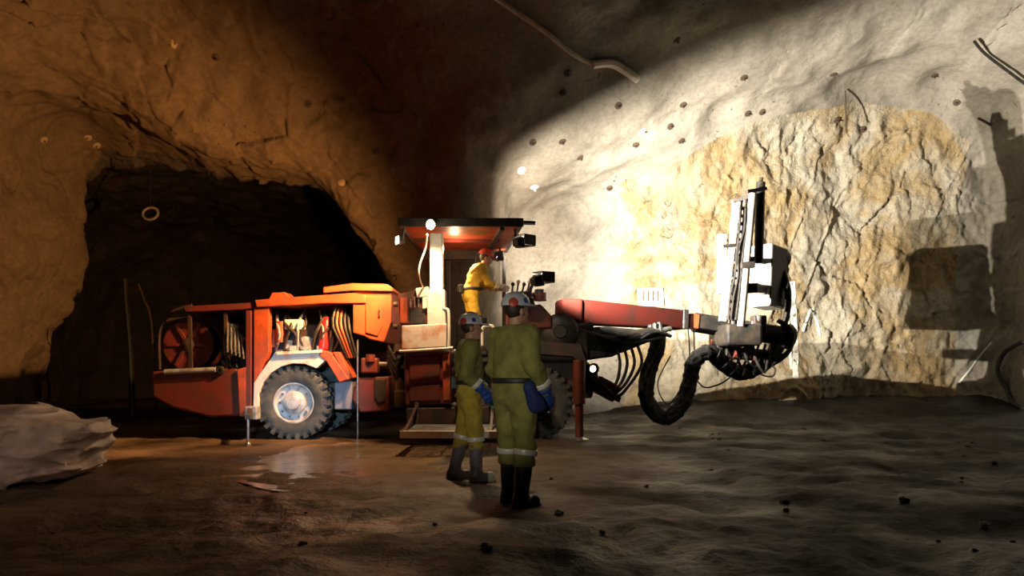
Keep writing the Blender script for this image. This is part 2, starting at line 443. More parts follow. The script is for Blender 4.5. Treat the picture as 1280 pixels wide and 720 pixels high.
def grid(x0, x1, y0, y1, st):
    nx = int((x1 - x0) / st) + 1; ny = int((y1 - y0) / st) + 1
    gx, gy = np.meshgrid(np.linspace(x0, x1, nx), np.linspace(y0, y1, ny), indexing='ij')
    P = np.stack([gx.ravel(), gy.ravel(), floor_h(gx.ravel(), gy.ravel())], 1)
    i = (np.arange(nx - 1)[:, None] * ny + np.arange(ny - 1)[None, :]).ravel()
    return P, np.stack([i, i + ny, i + ny + 1, i + 1], 1)
P1, F1 = grid(-13, 13, 2.5, 20.5, .06)
P2, F2 = grid(-13, 13, -3, 2.5, .25)
P3, F3 = grid(-19, 2, 20.5, 38, .25)
P = np.concatenate([P1, P2, P3]); FQ = np.concatenate([F1, F2 + len(P1), F3 + len(P1) + len(P2)])
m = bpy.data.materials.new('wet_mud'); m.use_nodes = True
nt = m.node_tree; b = nt.nodes['Principled BSDF']; tc = nt.nodes.new('ShaderNodeTexCoord')
n1 = nt.nodes.new('ShaderNodeTexNoise'); n1.inputs['Scale'].default_value = .8; n1.inputs['Detail'].default_value = 7
n2 = nt.nodes.new('ShaderNodeTexNoise'); n2.inputs['Scale'].default_value = 9; n2.inputs['Detail'].default_value = 6; n2.inputs['Roughness'].default_value = .65
for n in (n1, n2): nt.links.new(tc.outputs['Object'], n.inputs['Vector'])
r1 = nt.nodes.new('ShaderNodeValToRGB')
for e, (p, c) in zip(r1.color_ramp.elements, ((.35, (.040, .028, .019)), (.68, (.17, .115, .074)))): e.position = p; e.color = (*c, 1)
nt.links.new(n1.outputs['Fac'], r1.inputs['Fac'])
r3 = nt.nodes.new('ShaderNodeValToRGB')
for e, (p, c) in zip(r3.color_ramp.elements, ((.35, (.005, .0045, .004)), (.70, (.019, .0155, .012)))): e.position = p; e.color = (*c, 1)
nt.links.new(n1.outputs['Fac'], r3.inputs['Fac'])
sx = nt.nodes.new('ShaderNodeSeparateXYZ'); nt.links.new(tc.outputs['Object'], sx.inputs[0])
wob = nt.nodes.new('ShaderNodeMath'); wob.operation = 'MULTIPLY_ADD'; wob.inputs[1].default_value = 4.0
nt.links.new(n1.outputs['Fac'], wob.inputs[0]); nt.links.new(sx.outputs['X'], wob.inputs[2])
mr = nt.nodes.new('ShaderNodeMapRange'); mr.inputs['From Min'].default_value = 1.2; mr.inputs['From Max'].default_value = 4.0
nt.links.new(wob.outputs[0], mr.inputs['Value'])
mx = nt.nodes.new('ShaderNodeMix'); mx.data_type = 'RGBA'  # paler left, darker right: lamp glow by the rig put into the mud colour
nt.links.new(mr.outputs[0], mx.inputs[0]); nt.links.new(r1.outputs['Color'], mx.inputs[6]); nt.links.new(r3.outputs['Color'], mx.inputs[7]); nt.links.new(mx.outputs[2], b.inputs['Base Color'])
r2 = nt.nodes.new('ShaderNodeMapRange'); r2.inputs['From Min'].default_value = .35; r2.inputs['From Max'].default_value = .65; r2.inputs['To Min'].default_value = .34; r2.inputs['To Max'].default_value = .85
nt.links.new(n1.outputs['Fac'], r2.inputs['Value']); nt.links.new(r2.outputs[0], b.inputs['Roughness'])
bp = nt.nodes.new('ShaderNodeBump'); bp.inputs['Strength'].default_value = .8; bp.inputs['Distance'].default_value = .05
nt.links.new(n2.outputs['Fac'], bp.inputs['Height']); nt.links.new(bp.outputs['Normal'], b.inputs['Normal'])
b.inputs['Specular IOR Level'].default_value = .3
M_mud = m
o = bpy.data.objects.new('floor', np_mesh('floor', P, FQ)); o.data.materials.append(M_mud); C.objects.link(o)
o['kind'] = 'structure'; o['label'] = 'wet muddy floor of the mine'; o['category'] = 'floor'
floor_o = o
bpy.context.view_layer.update()

def hit(px, py, names=('wall_back', 'ceiling', 'wall_middle', 'wall_right', 'wall_left', 'wall_tunnel')):
    """where the line of sight through a pixel meets the rock: gives a real place on the wall"""
    org = Vector((0, 0, CH)); d = (q(px, py, 10) - org).normalized(); best = None
    for nme in names:
        ok, loc, nor, _ = shell[nme].ray_cast(org, d)
        if ok and (best is None or (loc - org).length < (best[0] - org).length): best = (loc, nor if nor.dot(d) < 0 else -nor, nme)
    return best

# ------------------------------------------------------------------ mesh building helpers
class MB:
    def __init__(s): s.v = []; s.f = []
    def add(s, vs, fs):
        o = len(s.v); s.v += [Vector(v) for v in vs]; s.f += [tuple(i + o for i in f) for f in fs]; return s
    def box(s, c, d, R=None):
        c = Vector(c); vs = []
        for a in (-.5, .5):
            for b in (-.5, .5):
                for e in (-.5, .5):
                    p = Vector((a * d[0], b * d[1], e * d[2]))
                    vs.append(c + (R @ p if R else p))
        return s.add(vs, [(0, 1, 3, 2), (4, 6, 7, 5), (0, 4, 5, 1), (2, 3, 7, 6), (0, 2, 6, 4), (1, 5, 7, 3)])
    def beam(s, p0, p1, w0, h0, w1=None, h1=None, up=(0, 0, 1)):
        p0, p1 = Vector(p0), Vector(p1); w1 = w1 or w0; h1 = h1 or h0
        d = (p1 - p0).normalized(); u = Vector(up); sd = d.cross(u)
        if sd.length < 1e-4: sd = d.cross(Vector((0, 1, 0)))
        sd.normalize(); u = sd.cross(d)
        vs = []
        for p, w, h in ((p0, w0, h0), (p1, w1, h1)):
            for a, b in ((-.5, -.5), (.5, -.5), (.5, .5), (-.5, .5)): vs.append(p + sd * a * w + u * b * h)
        return s.add(vs, [(3, 2, 1, 0), (4, 5, 6, 7), (0, 1, 5, 4), (1, 2, 6, 5), (2, 3, 7, 6), (3, 0, 4, 7)])
    def cyl(s, p0, p1, r0, r1=None, n=20):
        p0, p1 = Vector(p0), Vector(p1); r1 = r0 if r1 is None else r1
        d = (p1 - p0).normalized(); a = d.orthogonal().normalized(); b = d.cross(a); vs = []
        for p, r in ((p0, r0), (p1, r1)):
            for i in range(n): t = 2 * PI * i / n; vs.append(p + (a * math.cos(t) + b * math.sin(t)) * r)
        return s.add(vs, [tuple(range(n - 1, -1, -1)), tuple(range(n, 2 * n))] + [(i, (i + 1) % n, n + (i + 1) % n, n + i) for i in range(n)])
    def tube(s, path, r, n=10, closed=False):
        P = [Vector(p) for p in path]; m = len(P); vs = []; fs = []
        prev = None
        for i in range(m):
            t = (P[(i + 1) % m if closed else min(i + 1, m - 1)] - P[(i - 1) % m if closed else max(i - 1, 0)]).normalized()
            a = t.orthogonal().normalized() if prev is None else (prev - t * prev.dot(t)).normalized()
            prev = a; b = t.cross(a)
            rr = r[i] if isinstance(r, (list, tuple)) else r
            for k in range(n): an = 2 * PI * k / n; vs.append(P[i] + (a * math.cos(an) + b * math.sin(an)) * rr)
        for i in range(m if closed else m - 1):
            j = (i + 1) % m
            for k in range(n): fs.append((i * n + k, i * n + (k + 1) % n, j * n + (k + 1) % n, j * n + k))
        if not closed: fs += [tuple(range(n - 1, -1, -1)), tuple(range((m - 1) * n, m * n))]
        return s.add(vs, fs)
    def prism(s, poly, y0, y1):
        """outline given as (x, z) points, extruded from depth y0 to y1"""
        n = len(poly); ar = sum(poly[i][0] * poly[(i + 1) % n][1] - poly[(i + 1) % n][0] * poly[i][1] for i in range(n))
        if ar < 0: poly = poly[::-1]
        vs = [(x, y0, z) for x, z in poly] + [(x, y1, z) for x, z in poly]
        return s.add(vs, [tuple(range(n)), tuple(range(2 * n - 1, n - 1, -1))] + [(i, n + i, n + (i + 1) % n, (i + 1) % n) for i in range(n)])
    def pprism(s, pts, y0, y1): return s.prism([(q(a, b, y0).x, q(a, b, y0).z) for a, b in pts], y0, y1)
    def lathe(s, c, axis, prof, n=36, caps=True):
        """profile of (distance along axis, radius)"""
        c = Vector(c); d = Vector(axis).normalized(); a = d.orthogonal().normalized(); b = d.cross(a); vs = []; fs = []
        for (h, r) in prof:
            for i in range(n): t = 2 * PI * i / n; vs.append(c + d * h + (a * math.cos(t) + b * math.sin(t)) * r)
        for k in range(len(prof) - 1):
            for i in range(n): fs.append((k * n + i, k * n + (i + 1) % n, (k + 1) * n + (i + 1) % n, (k + 1) * n + i))
        if caps: fs += [tuple(range(n - 1, -1, -1)), tuple(range((len(prof) - 1) * n, len(prof) * n))]
        return s.add(vs, fs)
    def build(s, name, material, parent=None, smooth=False, bevel=0.0, label=None):
        org = ORG.get(parent.name, Vector()) if parent else Vector()
        me = bpy.data.meshes.new(name)
        me.from_pydata([tuple(v - org) for v in s.v], [], s.f); me.validate()
        bm = bmesh.new(); bm.from_mesh(me); bmesh.ops.recalc_face_normals(bm, faces=bm.faces); bm.to_mesh(me); bm.free()
        me.materials.append(material)
        if smooth:
            me.polygons.foreach_set('use_smooth', np.ones(len(me.polygons), bool))
            try: me.set_sharp_from_angle(angle=math.radians(40))
            except Exception: pass
        ob = bpy.data.objects.new(name, me); C.objects.link(ob)
        if parent: ob.parent = parent; ORG[ob.name] = org
        if bevel:
            md = ob.modifiers.new('bevel', 'BEVEL'); md.width = bevel; md.segments = 2; md.limit_method = 'ANGLE'
        if label: ob['label'] = label
        return ob
ORG = {}
def empty(name, loc, label, cat, group=None):
    e = bpy.data.objects.new(name, None); e.location = loc; e.empty_display_size = .2; C.objects.link(e)
    ORG[e.name] = Vector(loc); tag(e, label, cat, group); return e
def tag(o, label, cat, group=None):
    o['label'] = label; o['category'] = cat
    if group: o['group'] = group
    return o
def smooth_path(pts, sub=8):
    P = [Vector(p) for p in pts]; out = []
    for i in range(len(P) - 1):
        a = P[max(i - 1, 0)]; b = P[i]; c = P[i + 1]; d = P[min(i + 2, len(P) - 1)]
        for k in range(sub):
            t = k / sub
            out.append(.5 * ((2 * b) + (c - a) * t + (2 * a - 5 * b + 4 * c - d) * t * t + (3 * b - a - 3 * c + d) * t ** 3))
    out.append(P[-1]); return out
def fz(x, y): return float(floor_h(np.array([x]), np.array([y]))[0])

# ------------------------------------------------------------------ the drill rig
YN = 12.75                      # near side of the chassis
rig = empty('drill_rig', (-1.5, 13.8, 0), 'orange underground drill rig with canopy, long boom and upright drill feed', 'drill rig')

# wheels
def wheel(px, py, Yc, sgn, R=.61, W=.42, M_rim=M_rim):
    c = q(px, py, 13.0); c = Vector((c.x, Yc, R))
    ax = Vector((0, sgn, 0))             # sgn -1: outer side towards the camera
    h = W / 2
    rim = MB().lathe(c, ax, [(-h * .9, .05), (-h * .9, .34), (-h * .2, .30), (h * .35, .30), (h * .72, .335), (h * .80, .345), (h * .80, .325), (h * .55, .29), (h * .50, .22), (h * .50, .02)], 40).build('wheel', M_rim, rig, True)
    t = MB().lathe(c, ax, [(-h * .85, .34), (-h * .98, .42), (-h, .50), (-h * .86, .575), (-h * .55, R - .015), (h * .55, R - .015), (h * .86, .575), (h, .50), (h * .98, .42), (h * .82, .345)], 48, False)
    for i in range(26):
        for sd in (-1, 1):
            th = 2 * PI * (i + (.5 if sd > 0 else 0)) / 26
            Rm = Matrix.Rotation(th, 3, 'Y')
            t.box(c + Rm @ Vector((R - .01, sd * h * .55, 0)), (.05, h * .95, .075), Rm)
            t.box(c + Rm @ Vector((R - .05, sd * h * .93, 0)), (.085, .03, .06), Rm)
    t.build('tire', M_rubber, rim, True)
    MB().lathe(c, ax, [(h * .48, .20), (h * .80, .195), (h * .88, .17), (h * .90, .12), (h * 1.05, .11), (h * 1.08, .06), (h * 1.08, .01)], 28).build('hub', M_rim, rim, True)
    for i in range(10):
        th = 2 * PI * i / 10; p = c + Vector((math.cos(th) * .248, 0, math.sin(th) * .248))
        MB().cyl(p + ax * h * .45, p + ax * h * .66, .022, n=6).build('lug_nut', M_steel, rim)
    return rim
wheel(371, 503, 12.98, -1)
wheel(371, 503, 14.75, 1)
wheel(670, 503, 12.98, -1, M_rim=M_dark)
wheel(670, 503, 14.75, 1, M_rim=M_dark)

# rear module
ch_ = MB().pprism([(300, 478), (440, 478), (440, 512), (300, 512)], 13.3, 14.5).build('rear_chassis', M_dark, rig, bevel=.02)
MB().cyl((q(371, 503, 13.0).x, 13.0, .61), (q(371, 503, 13.0).x, 14.75, .61), .11).build('axle', M_dark, rig, True)
MB().cyl((q(670, 503, 13.0).x, 13.0, .61), (q(670, 503, 13.0).x, 14.75, .61), .11).build('axle', M_dark, rig, True)
rb = MB().pprism([(189, 464), (296, 460), (300, 470), (302, 520), (262, 522), (215, 510), (190, 496)], 12.75, 14.95).build('rear_tank', M_red, rig, bevel=.04, label='dull red tapering rear tank with rounded lower edge')
MB().cyl(q(206, 465, 12.70), q(270, 462, 12.70), .045).build('grab_bar', M_grey, rb, True)
MB().lathe(q(276, 463, 12.74), (0, -1, 0), [(0, .075), (.05, .075), (.06, .06), (.06, .03), (.03, .028), (.03, .005)], 20).build('filler_cap', M_black, rb, True)
MB().pprism([(296, 462), (308, 458), (308, 520), (299, 521)], 12.70, 12.80).build('tank_flange', M_orange, rb, bevel=.015)
# cable reel
c = q(236, 431, 13.05)
reel = MB().lathe(c, (0, 1, 0), [(-.02, .05), (-.02, .43), (.02, .43), (.03, .22), (.50, .22), (.51, .43), (.55, .43), (.55, .05)], 40).build('cable_reel', M_red, rig, True, label='dull red cable reel drum')
for k in range(7):
    MB().lathe(c + Vector((0, .06 + .065 * k, 0)), (0, 1, 0), [(-.03, .2), (-.025, .345), (0, .365), (.025, .345), (.03, .2)], 36).build('cable_winding', M_hose, reel, True)
for k in range(6):
    a = PI * k / 3; d = Vector((math.cos(a), 0, math.sin(a)))
    MB().beam(c + d * .08 + Vector((0, -.04, 0)), c + d * .41 + Vector((0, -.04, 0)), .05, .04, up=(0, 1, 0)).build('spoke', M_red, reel)
MB().lathe(c, (0, -1, 0), [(0, .12), (.06, .12), (.08, .08), (.10, .02)], 20).build('reel_hub', M_dark, reel, True)
MB().tube(smooth_path([q(200, 462, 12.95), q(200, 415, 12.95), q(215, 390, 12.95), q(240, 382, 12.95)]), .03, 8).build('reel_guard', M_dark, rig, True)
MB().pprism([(205, 398), (270, 392), (300, 405), (300, 462), (190, 464), (190, 430)], 13.75, 14.9).build('rear_cover', M_dark, rig, bevel=.03)
# hood plates over the engine
hood = MB().pprism([(228, 383), (300, 379), (380, 374), (380, 380), (300, 387), (232, 390)], 12.7, 14.95).build('engine_hood', M_red, rig, bevel=.012)
MB().pprism([(318, 375), (440, 366), (457, 368), (457, 379), (405, 379), (320, 384)], 12.66, 14.95).build('hood_plate', M_orange, hood, bevel=.015)
MB().pprism([(340, 366), (356, 365), (362, 372), (336, 374)], 13.0, 13.4).build('hood_cap', M_orange, hood, bevel=.01)
for px in (237, 282):
    MB().beam(q(px, 388, 12.8), q(px + 2, 460, 12.8), .05, .05).build('hood_post', M_dark, rig)
op = MB().pprism([(317, 384), (336, 383), (336, 440), (322, 474), (317, 480)], 12.72, 12.90).build('door_post', M_orange, rig, bevel=.01)
MB().pprism([(307, 388), (314, 388), (314, 524), (307, 524)], 12.70, 12.84).build('side_post', M_red, rig, bevel=.01)
# valve gear left of the post
vb = MB().box(q(292, 425, 12.95), (.26, .25, .55)).build('valve_block', M_grey, rig, bevel=.02, label='grey hydraulic valve block with levers')
for i in range(5):
    MB().cyl(q(285 + 4.2 * i, 404 + 3 * i, 12.82), q(284 + 5 * i, 436 + 2 * i, 12.70), .016, n=8).build('lever', M_steel, vb, True)
    MB().cyl(q(284 + 5 * i, 436 + 2 * i, 12.70), q(284 + 5 * i, 441 + 2 * i, 12.68), .026, n=10).build('lever_knob', M_hose, vb, True)
for i in range(4):
    MB().tube(smooth_path([q(280 + 7 * i, 440, 12.9), q(278 + 9 * i, 452 + 3 * i, 12.78), q(290 + 6 * i, 462, 12.9), q(300 + 2 * i, 455, 13.1)]), .022, 8).build('hose', M_hose, vb, True)
MB().beam(q(283, 402, 12.85), q(306, 424, 12.78), .06, .03).build('bracket', M_steel, vb)
# fender over the rear wheel
cx, cz = 371, 503
inner = [(cx + 49 * math.cos(a), cz - 49 * math.sin(a)) for a in [math.radians(t) for t in (168, 150, 132, 114, 96, 78, 60)]]
fen = MB().pprism([(316, 522), (317, 478), (344, 440), (402, 437), (414, 447), (405, 452)] + inner[::-1] + [(324, 522)], 12.72, 12.86).build('fender', M_pale, rig, bevel=.012, label='dusty pale orange fender plate over the wheel')
MB().pprism([(344, 440), (402, 437), (402, 441), (346, 444)], 12.66, 13.35).build('fender_top', M_pale, fen, bevel=.01)
MB().pprism([(402, 437), (414, 441), (436, 474), (424, 478), (408, 452), (398, 444)], 12.70, 13.0).build('fender_rear', M_orange, rig, bevel=.015)
MB().pprism([(416, 440), (424, 440), (440, 472), (434, 476)], 12.72, 13.2).build('fender_brace', M_orange, rig, bevel=.01)
# engine bay
eb = MB().box(q(375, 428, 13.6) , (1.35, .9, .62)).build('engine_block', M_dark, rig, bevel=.04)
MB().box(q(369, 406, 12.95), (.31, .22, .17)).build('air_box', M_white, eb, bevel=.02, label='small white box on the engine')
MB().cyl(q(351, 428, 12.9), q(351, 402, 12.9), .075).build('oil_filter', M_orange, eb, True)
MB().cyl(q(342, 434, 12.95), q(342, 412, 12.95), .06).build('fuel_filter', M_orange, eb, True)
MB().lathe(q(406, 418, 12.9), (.12, 0, 1), [(-.26, .03), (-.24, .085), (.20, .085), (.27, .05), (.30, .02)], 18).build('fire_extinguisher', mat('bright_red_enamel', (.62, .02, .02), .3), eb, True, label='bright red cylinder on the engine')
MB().lathe(q(383, 430, 12.95), (0, -1, 0), [(0, .13), (.05, .13), (.05, .11), (.08, .10), (.08, .02)], 24).build('pulley', M_grey, eb, True)
MB().lathe(q(364, 432, 12.95), (0, -1, 0), [(0, .09), (.06, .09), (.06, .02)], 20).build('pulley', M_grey, eb, True)
for i in range(9):
    x0 = 345 + i * 9; r_ = random.Random(i)
    pts = [q(x0, 438, 12.9 + .1 * r_.random()), q(x0 + r_.uniform(-8, 8), 420, 12.82), q(x0 + r_.uniform(-8, 16), 404, 12.86), q(x0 + r_.uniform(-6, 20), 388, 13.1)]
    MB().tube(smooth_path(pts, 6), .018 + .014 * r_.random(), 8).build('hose', M_hose if i % 3 else M_grey, eb, True)
for i in range(4):
    MB().box(q(350 + 17 * i, 441 - (i % 2) * 5, 12.92), (.12, .14, .10)).build('fitting', M_grey if i % 2 else M_steel, eb, bevel=.015)
for i in range(5):
    pts = [q(420 + 4 * i, 382, 12.85 + .05 * i), q(416 + 5 * i, 405, 12.76), q(424 + 4 * i, 425, 12.78), q(434 + 3 * i, 447, 12.9)]
    MB().tube(smooth_path(pts, 6), .022, 8).build('hydraulic_hose', M_orange if i in (1, 2) else M_hose, rig, True)
# orange cabinet and what hangs below
cab = MB().pprism([(441, 364), (489, 360), (489, 402), (480, 428), (462, 424), (455, 420), (441, 416)], 12.70, 14.4).build('orange_cabinet', M_orange, rig, bevel=.02, label='tall orange cabinet with a sloping lid')
MB().pprism([(404, 359), (440, 354), (484, 355), (491, 360), (491, 364), (440, 363), (404, 366)], 12.62, 14.5).build('cabinet_lid', M_orange, cab, bevel=.012)
MB().pprism([(457, 372), (478, 371), (478, 408), (472, 420), (457, 416)], 12.675, 12.71).build('cabinet_door', M_orange, cab, bevel=.008)
MB().box(q(474, 392, 12.66), (.03, .03, .12)).build('door_handle', M_black, cab, bevel=.006)
for z in (380, 408): MB().cyl(q(492, z, 12.9), q(497, z, 12.9), .05).build('hinge', M_dark, cab, True)
vr = MB().box(q(463, 457, 12.85), (.28, .24, .26)).build('junction_valve', M_red, rig, bevel=.03)
MB().cyl(q(463, 452, 12.75), q(463, 443, 12.75), .08).build('valve_cap', M_red, vr, True)
MB().cyl(q(474, 455, 12.75), q(484, 455, 12.75), .04).build('valve_port', M_steel, vr, True)
lt = MB().pprism([(446, 472), (486, 470), (486, 514), (450, 516), (440, 500)], 12.8, 14.3).build('hydraulic_tank', M_red, rig, bevel=.03)
MB().pprism([(468, 474), (482, 474), (482, 500), (474, 504), (468, 496)], 12.76, 12.81).build('tank_hatch', M_dark, lt, bevel=.01)
MB().pprism([(418, 478), (440, 476), (440, 512), (418, 512)], 12.9, 13.4).build('side_box', mat('blue_grey_paint', (.20, .20, .25), .5), rig, bevel=.02)
# articulation joint
MB().cyl(q(494, 430, 13.7), q(494, 515, 13.7), .20).build('articulation_pin', M_dark, rig, True)
MB().pprism([(470, 440), (560, 440), (560, 462), (470, 462)], 13.4, 14.1).build('articulation_yoke', M_dark, rig, bevel=.02)
MB().pprism([(470, 488), (560, 488), (560, 510), (470, 510)], 13.4, 14.1).build('articulation_yoke', M_dark, rig, bevel=.02)
for i in range(4):
    MB().tube(smooth_path([q(485, 432 + 6 * i, 13.0), q(495, 450 + 8 * i, 12.7), q(500, 440 + 6 * i, 12.75), q(510, 430 + 5 * i, 13.0)]), .025, 8).build('hydraulic_hose', M_hose, rig, True)
# thin jack rods and drip rods down to the ground
def jack(px, ytop, Y, r, material, foot, nm='stabiliser_jack'):
    p = q(px, ytop, Y); g = fz(p.x, Y)
    j = MB().cyl(p, (p.x, Y, g + .03), r, n=12).build(nm, material, rig, True)
    MB().lathe((p.x, Y, g - .01), (0, 0, 1), [(0, foot), (.03, foot), (.05, r * 1.2), (.06, r)], 20).build('jack_foot', M_steel, j, True)
    return j
jack(310, 520, 11.75, .022, M_steel, .05, 'jack_rod')
MB().beam(q(310, 521, 11.70), q(314, 510, 12.8), .07, .07).build('jack_arm', M_dark, rig)
MB().box(q(316, 516, 12.62), (.20, .22, .22)).build('tow_block', M_grey, rig, bevel=.02)
jack(447, 425, 12.55, .014, M_steel, .10, 'jack_rod')
# operator station
st = MB().pprism([(505, 440), (563, 438), (565, 505), (507, 507)], 11.9, 13.9).build('station_base', M_red, rig, bevel=.02, label='dark red panelled base below the operator deck')
MB().pprism([(512, 446), (550, 445), (550, 478), (512, 480)], 11.87, 11.91).build('base_panel', M_red, st, bevel=.01)
MB().pprism([(512, 483), (550, 481), (550, 500), (512, 502)], 11.87, 11.91).build('base_panel', M_red, st, bevel=.01)
MB().pprism([(553, 444), (562, 443), (563, 500), (554, 501)], 11.85, 11.92).build('base_edge', M_orange, st, bevel=.01)
lb = MB().pprism([(502, 407), (558, 404), (558, 434), (502, 437)], 11.75, 12.25).build('side_box_orange', M_pale, rig, bevel=.02)  # orange box given pale paint to stand for the lamp light on it
lb.name = 'step_box'
MB().tube([q(499, 439, 11.7), q(520, 438, 11.68), q(566, 435, 11.7)], .022, 8).build('lower_rail', M_white, rig, True)
post = MB().pprism([(537, 291), (553, 291), (554, 405), (537, 405)], 11.80, 12.02).build('canopy_post', M_white, rig, bevel=.02, label='thick white canopy post')
MB().pprism([(534, 362), (556, 362), (557, 408), (534, 408)], 11.77, 12.05).build('post_sleeve', M_white, post, bevel=.015)
for (px, Y) in ((620, 12.0), (545, 14.3), (628, 14.3)):
    MB().beam(q(px, 300, Y) if Y < 13 else Vector((q(px, 300, 12).x, Y, 3.3)), Vector((q(px, 300, 12 if Y > 13 else Y).x, Y, 1.45)), .07, .07).build('canopy_post', M_dark, rig) if Y > 13 else None
deck = MB().box(((q(500, 0, 12.5).x + q(640, 0, 12.5).x) / 2, 13.1, 1.43), (q(640, 0, 12.5).x - q(500, 0, 12.5).x, 2.2, .06)).build('operator_deck', M_dark, rig, bevel=.01)
# rails
MB().tube(smooth_path([q(555, 437, 11.75), q(561, 434, 11.72), q(561, 392, 11.72), q(557, 386, 11.75), q(552, 386, 11.8)], 5), .022, 8).build('hand_rail', M_white, rig, True)
MB().tube(smooth_path([q(617, 432, 11.9), q(617, 412, 11.9), q(614, 407, 11.9), q(606, 408, 11.9), q(603, 413, 11.9), q(603, 432, 11.9)], 5), .022, 8).build('hand_rail', M_white, rig, True)
# controls left of the post
cp = MB().pprism([(497, 368), (516, 362), (536, 360), (536, 405), (500, 406)], 12.35, 12.9).build('control_cabinet', M_red, rig, bevel=.02)
MB().pprism([(500, 372), (509, 371), (509, 404), (500, 404)], 12.30, 12.36).build('cabinet_edge', M_orange, cp, bevel=.01)
MB().pprism([(512, 385), (531, 384), (532, 404), (512, 405)], 12.31, 12.36).build('control_screen', M_black, cp, bevel=.01)
MB().pprism([(519, 360), (536, 358), (536, 370), (521, 372)], 12.2, 12.6).build('control_hood', M_pale, cp, bevel=.015)
MB().pprism([(528, 371), (534, 371), (534, 385), (528, 386)], 12.22, 12.4).build('control_handle', M_white, cp, bevel=.01)
for i in range(3): MB().cyl(q(513 + 5 * i, 384, 12.3), q(513 + 5 * i, 374 - 3 * (i % 2), 12.25), .014, n=8).build('joystick', M_steel, cp, True)
# canopy roof
rx0, rx1 = q(501, 0, 11.75).x, q(652, 0, 11.75).x
RZ = 3.40
roof = MB().add([(rx0, 11.7, RZ), (rx1, 11.7, RZ - .03), (rx1 - .28, 14.2, RZ - .03), (rx0, 14.2, RZ), (rx0, 11.7, RZ + .07), (rx1 + .03, 11.7, RZ + .05), (rx1 - .25, 14.2, RZ + .05), (rx0, 14.2, RZ + .07)],
                [(0, 3, 2, 1), (4, 5, 6, 7), (0, 1, 5, 4), (1, 2, 6, 5), (2, 3, 7, 6), (3, 0, 4, 7)]).build('canopy_roof', M_orange, rig, bevel=.01, label='flat canopy roof, orange underneath with a dark edge')
MB().box(((rx0 + rx1) / 2, 11.68, RZ + .03), (rx1 - rx0 + .06, .05, .13)).build('roof_edge', M_black, roof, bevel=.01)
MB().beam((rx1 - .02, 11.7, RZ + .02), (rx1 - .27, 14.2, RZ + .02), .06, .12).build('roof_edge', M_black, roof)
MB().box((rx0, 12.95, RZ + .02), (.05, 2.5, .13)).build('roof_edge', M_black, roof, bevel=.01)
MB().beam((rx1 - .30, 11.75, RZ - .05), (rx1 - .62, 14.1, RZ - .05), .07, .06).build('roof_rib', M_dark, roof)
MB().box(((rx0 + rx1) / 2 - .15, 12.9, RZ - .04), (1.45, .08, .06)).build('roof_rib', M_red, roof)
MB().box(((rx0 + rx1) / 2 - .15, 14.1, RZ - .09), (1.5, .07, .18)).build('roof_rib', M_dark, roof)
MB().beam((rx1 - .05, 12.0, RZ + .09), (rx1 + .22, 12.0, RZ + .08), .16, .035).build('lamp_arm', M_black, roof)
def lamp(name, pos, tgt, s, lensmat, parent, depth=None):
    pos = Vector(pos); d = (Vector(tgt) - pos).normalized(); depth = depth or s * .8
    back = pos - d * .05
    h = MB().beam(back, back - d * depth, s * 1.15, s, s * .7, s * .7).beam(back + d * .012, back - d * .012, s * 1.25, s * 1.1).build(name, M_black, parent, bevel=.01)
    MB().beam(back + d * .014, back + d * .02, s * 1.05, s * .9).build('lamp_lens', lensmat, parent)
    return h
TG = TG_A
def visor(pos, tgt, up_, fwd, down, parent):
    """hood added to cut the beam of a work lamp: top shade, cheek on the outer side and lower lip"""
    d = Vector(tgt) - pos; d.z = 0; d.normalize(); sd = d.cross(Vector((0, 0, 1))); U = Vector((0, 0, 1))
    w0, w1 = .11, .165
    hood_ = MB().add([pos + U * up_ - d * .08 - sd * w0, pos + U * up_ - d * .08 + sd * w0, pos + U * up_ + d * fwd + sd * w1, pos + U * up_ + d * fwd - sd * w1,
              pos + U * (up_ + .012) - d * .08 - sd * w0, pos + U * (up_ + .012) - d * .08 + sd * w0, pos + U * (up_ + .012) + d * fwd + sd * w1, pos + U * (up_ + .012) + d * fwd - sd * w1],
             [(0, 1, 2, 3), (7, 6, 5, 4), (0, 4, 5, 1), (1, 5, 6, 2), (2, 6, 7, 3), (3, 7, 4, 0)])
    hood_.build('lamp_visor', M_black, parent)
    MB().add([pos - U * down - d * .08 + sd * w0, pos + U * up_ - d * .08 + sd * w0, pos + U * up_ + d * fwd + sd * w1, pos - U * down + d * fwd + sd * w1,
              pos - U * down - d * .08 + sd * (w0 + .012), pos + U * up_ - d * .08 + sd * (w0 + .012), pos + U * up_ + d * fwd + sd * (w1 + .012), pos - U * down + d * fwd + sd * (w1 + .012)],
             [(0, 1, 2, 3), (7, 6, 5, 4), (0, 4, 5, 1), (1, 5, 6, 2), (2, 6, 7, 3), (3, 7, 4, 0)]).build('lamp_cheek', M_black, parent)
    MB().add([pos - U * down - d * .03 - sd * w0, pos - U * down - d * .03 + sd * w0, pos - U * down + d * fwd + sd * w1, pos - U * down + d * fwd - sd * w1,
              pos - U * (down + .012) - d * .03 - sd * w0, pos - U * (down + .012) - d * .03 + sd * w0, pos - U * (down + .012) + d * fwd + sd * w1, pos - U * (down + .012) + d * fwd - sd * w1],
             [(0, 1, 2, 3), (7, 6, 5, 4), (0, 4, 5, 1), (1, 5, 6, 2), (2, 6, 7, 3), (3, 7, 4, 0)]).build('lamp_lip', M_black, parent)
lamp('work_lamp', POS_A, TG, .15, M_lens2, roof)
visor(POS_A, TG_A, .105, .14, .048, roof)
MB().cyl(POS_A + Vector((-.1, -.02, .08)), POS_A + Vector((-.1, -.02, .24)), .02, n=8).build('lamp_bracket', M_black, roof, True)
lamp('work_lamp', q(627, 320, 13.9), TG, .16, M_lens2, roof)
MB().cyl(q(626, 318, 13.85), q(622, 303, 13.85), .02, n=8).build('lamp_bracket', M_black, roof, True)
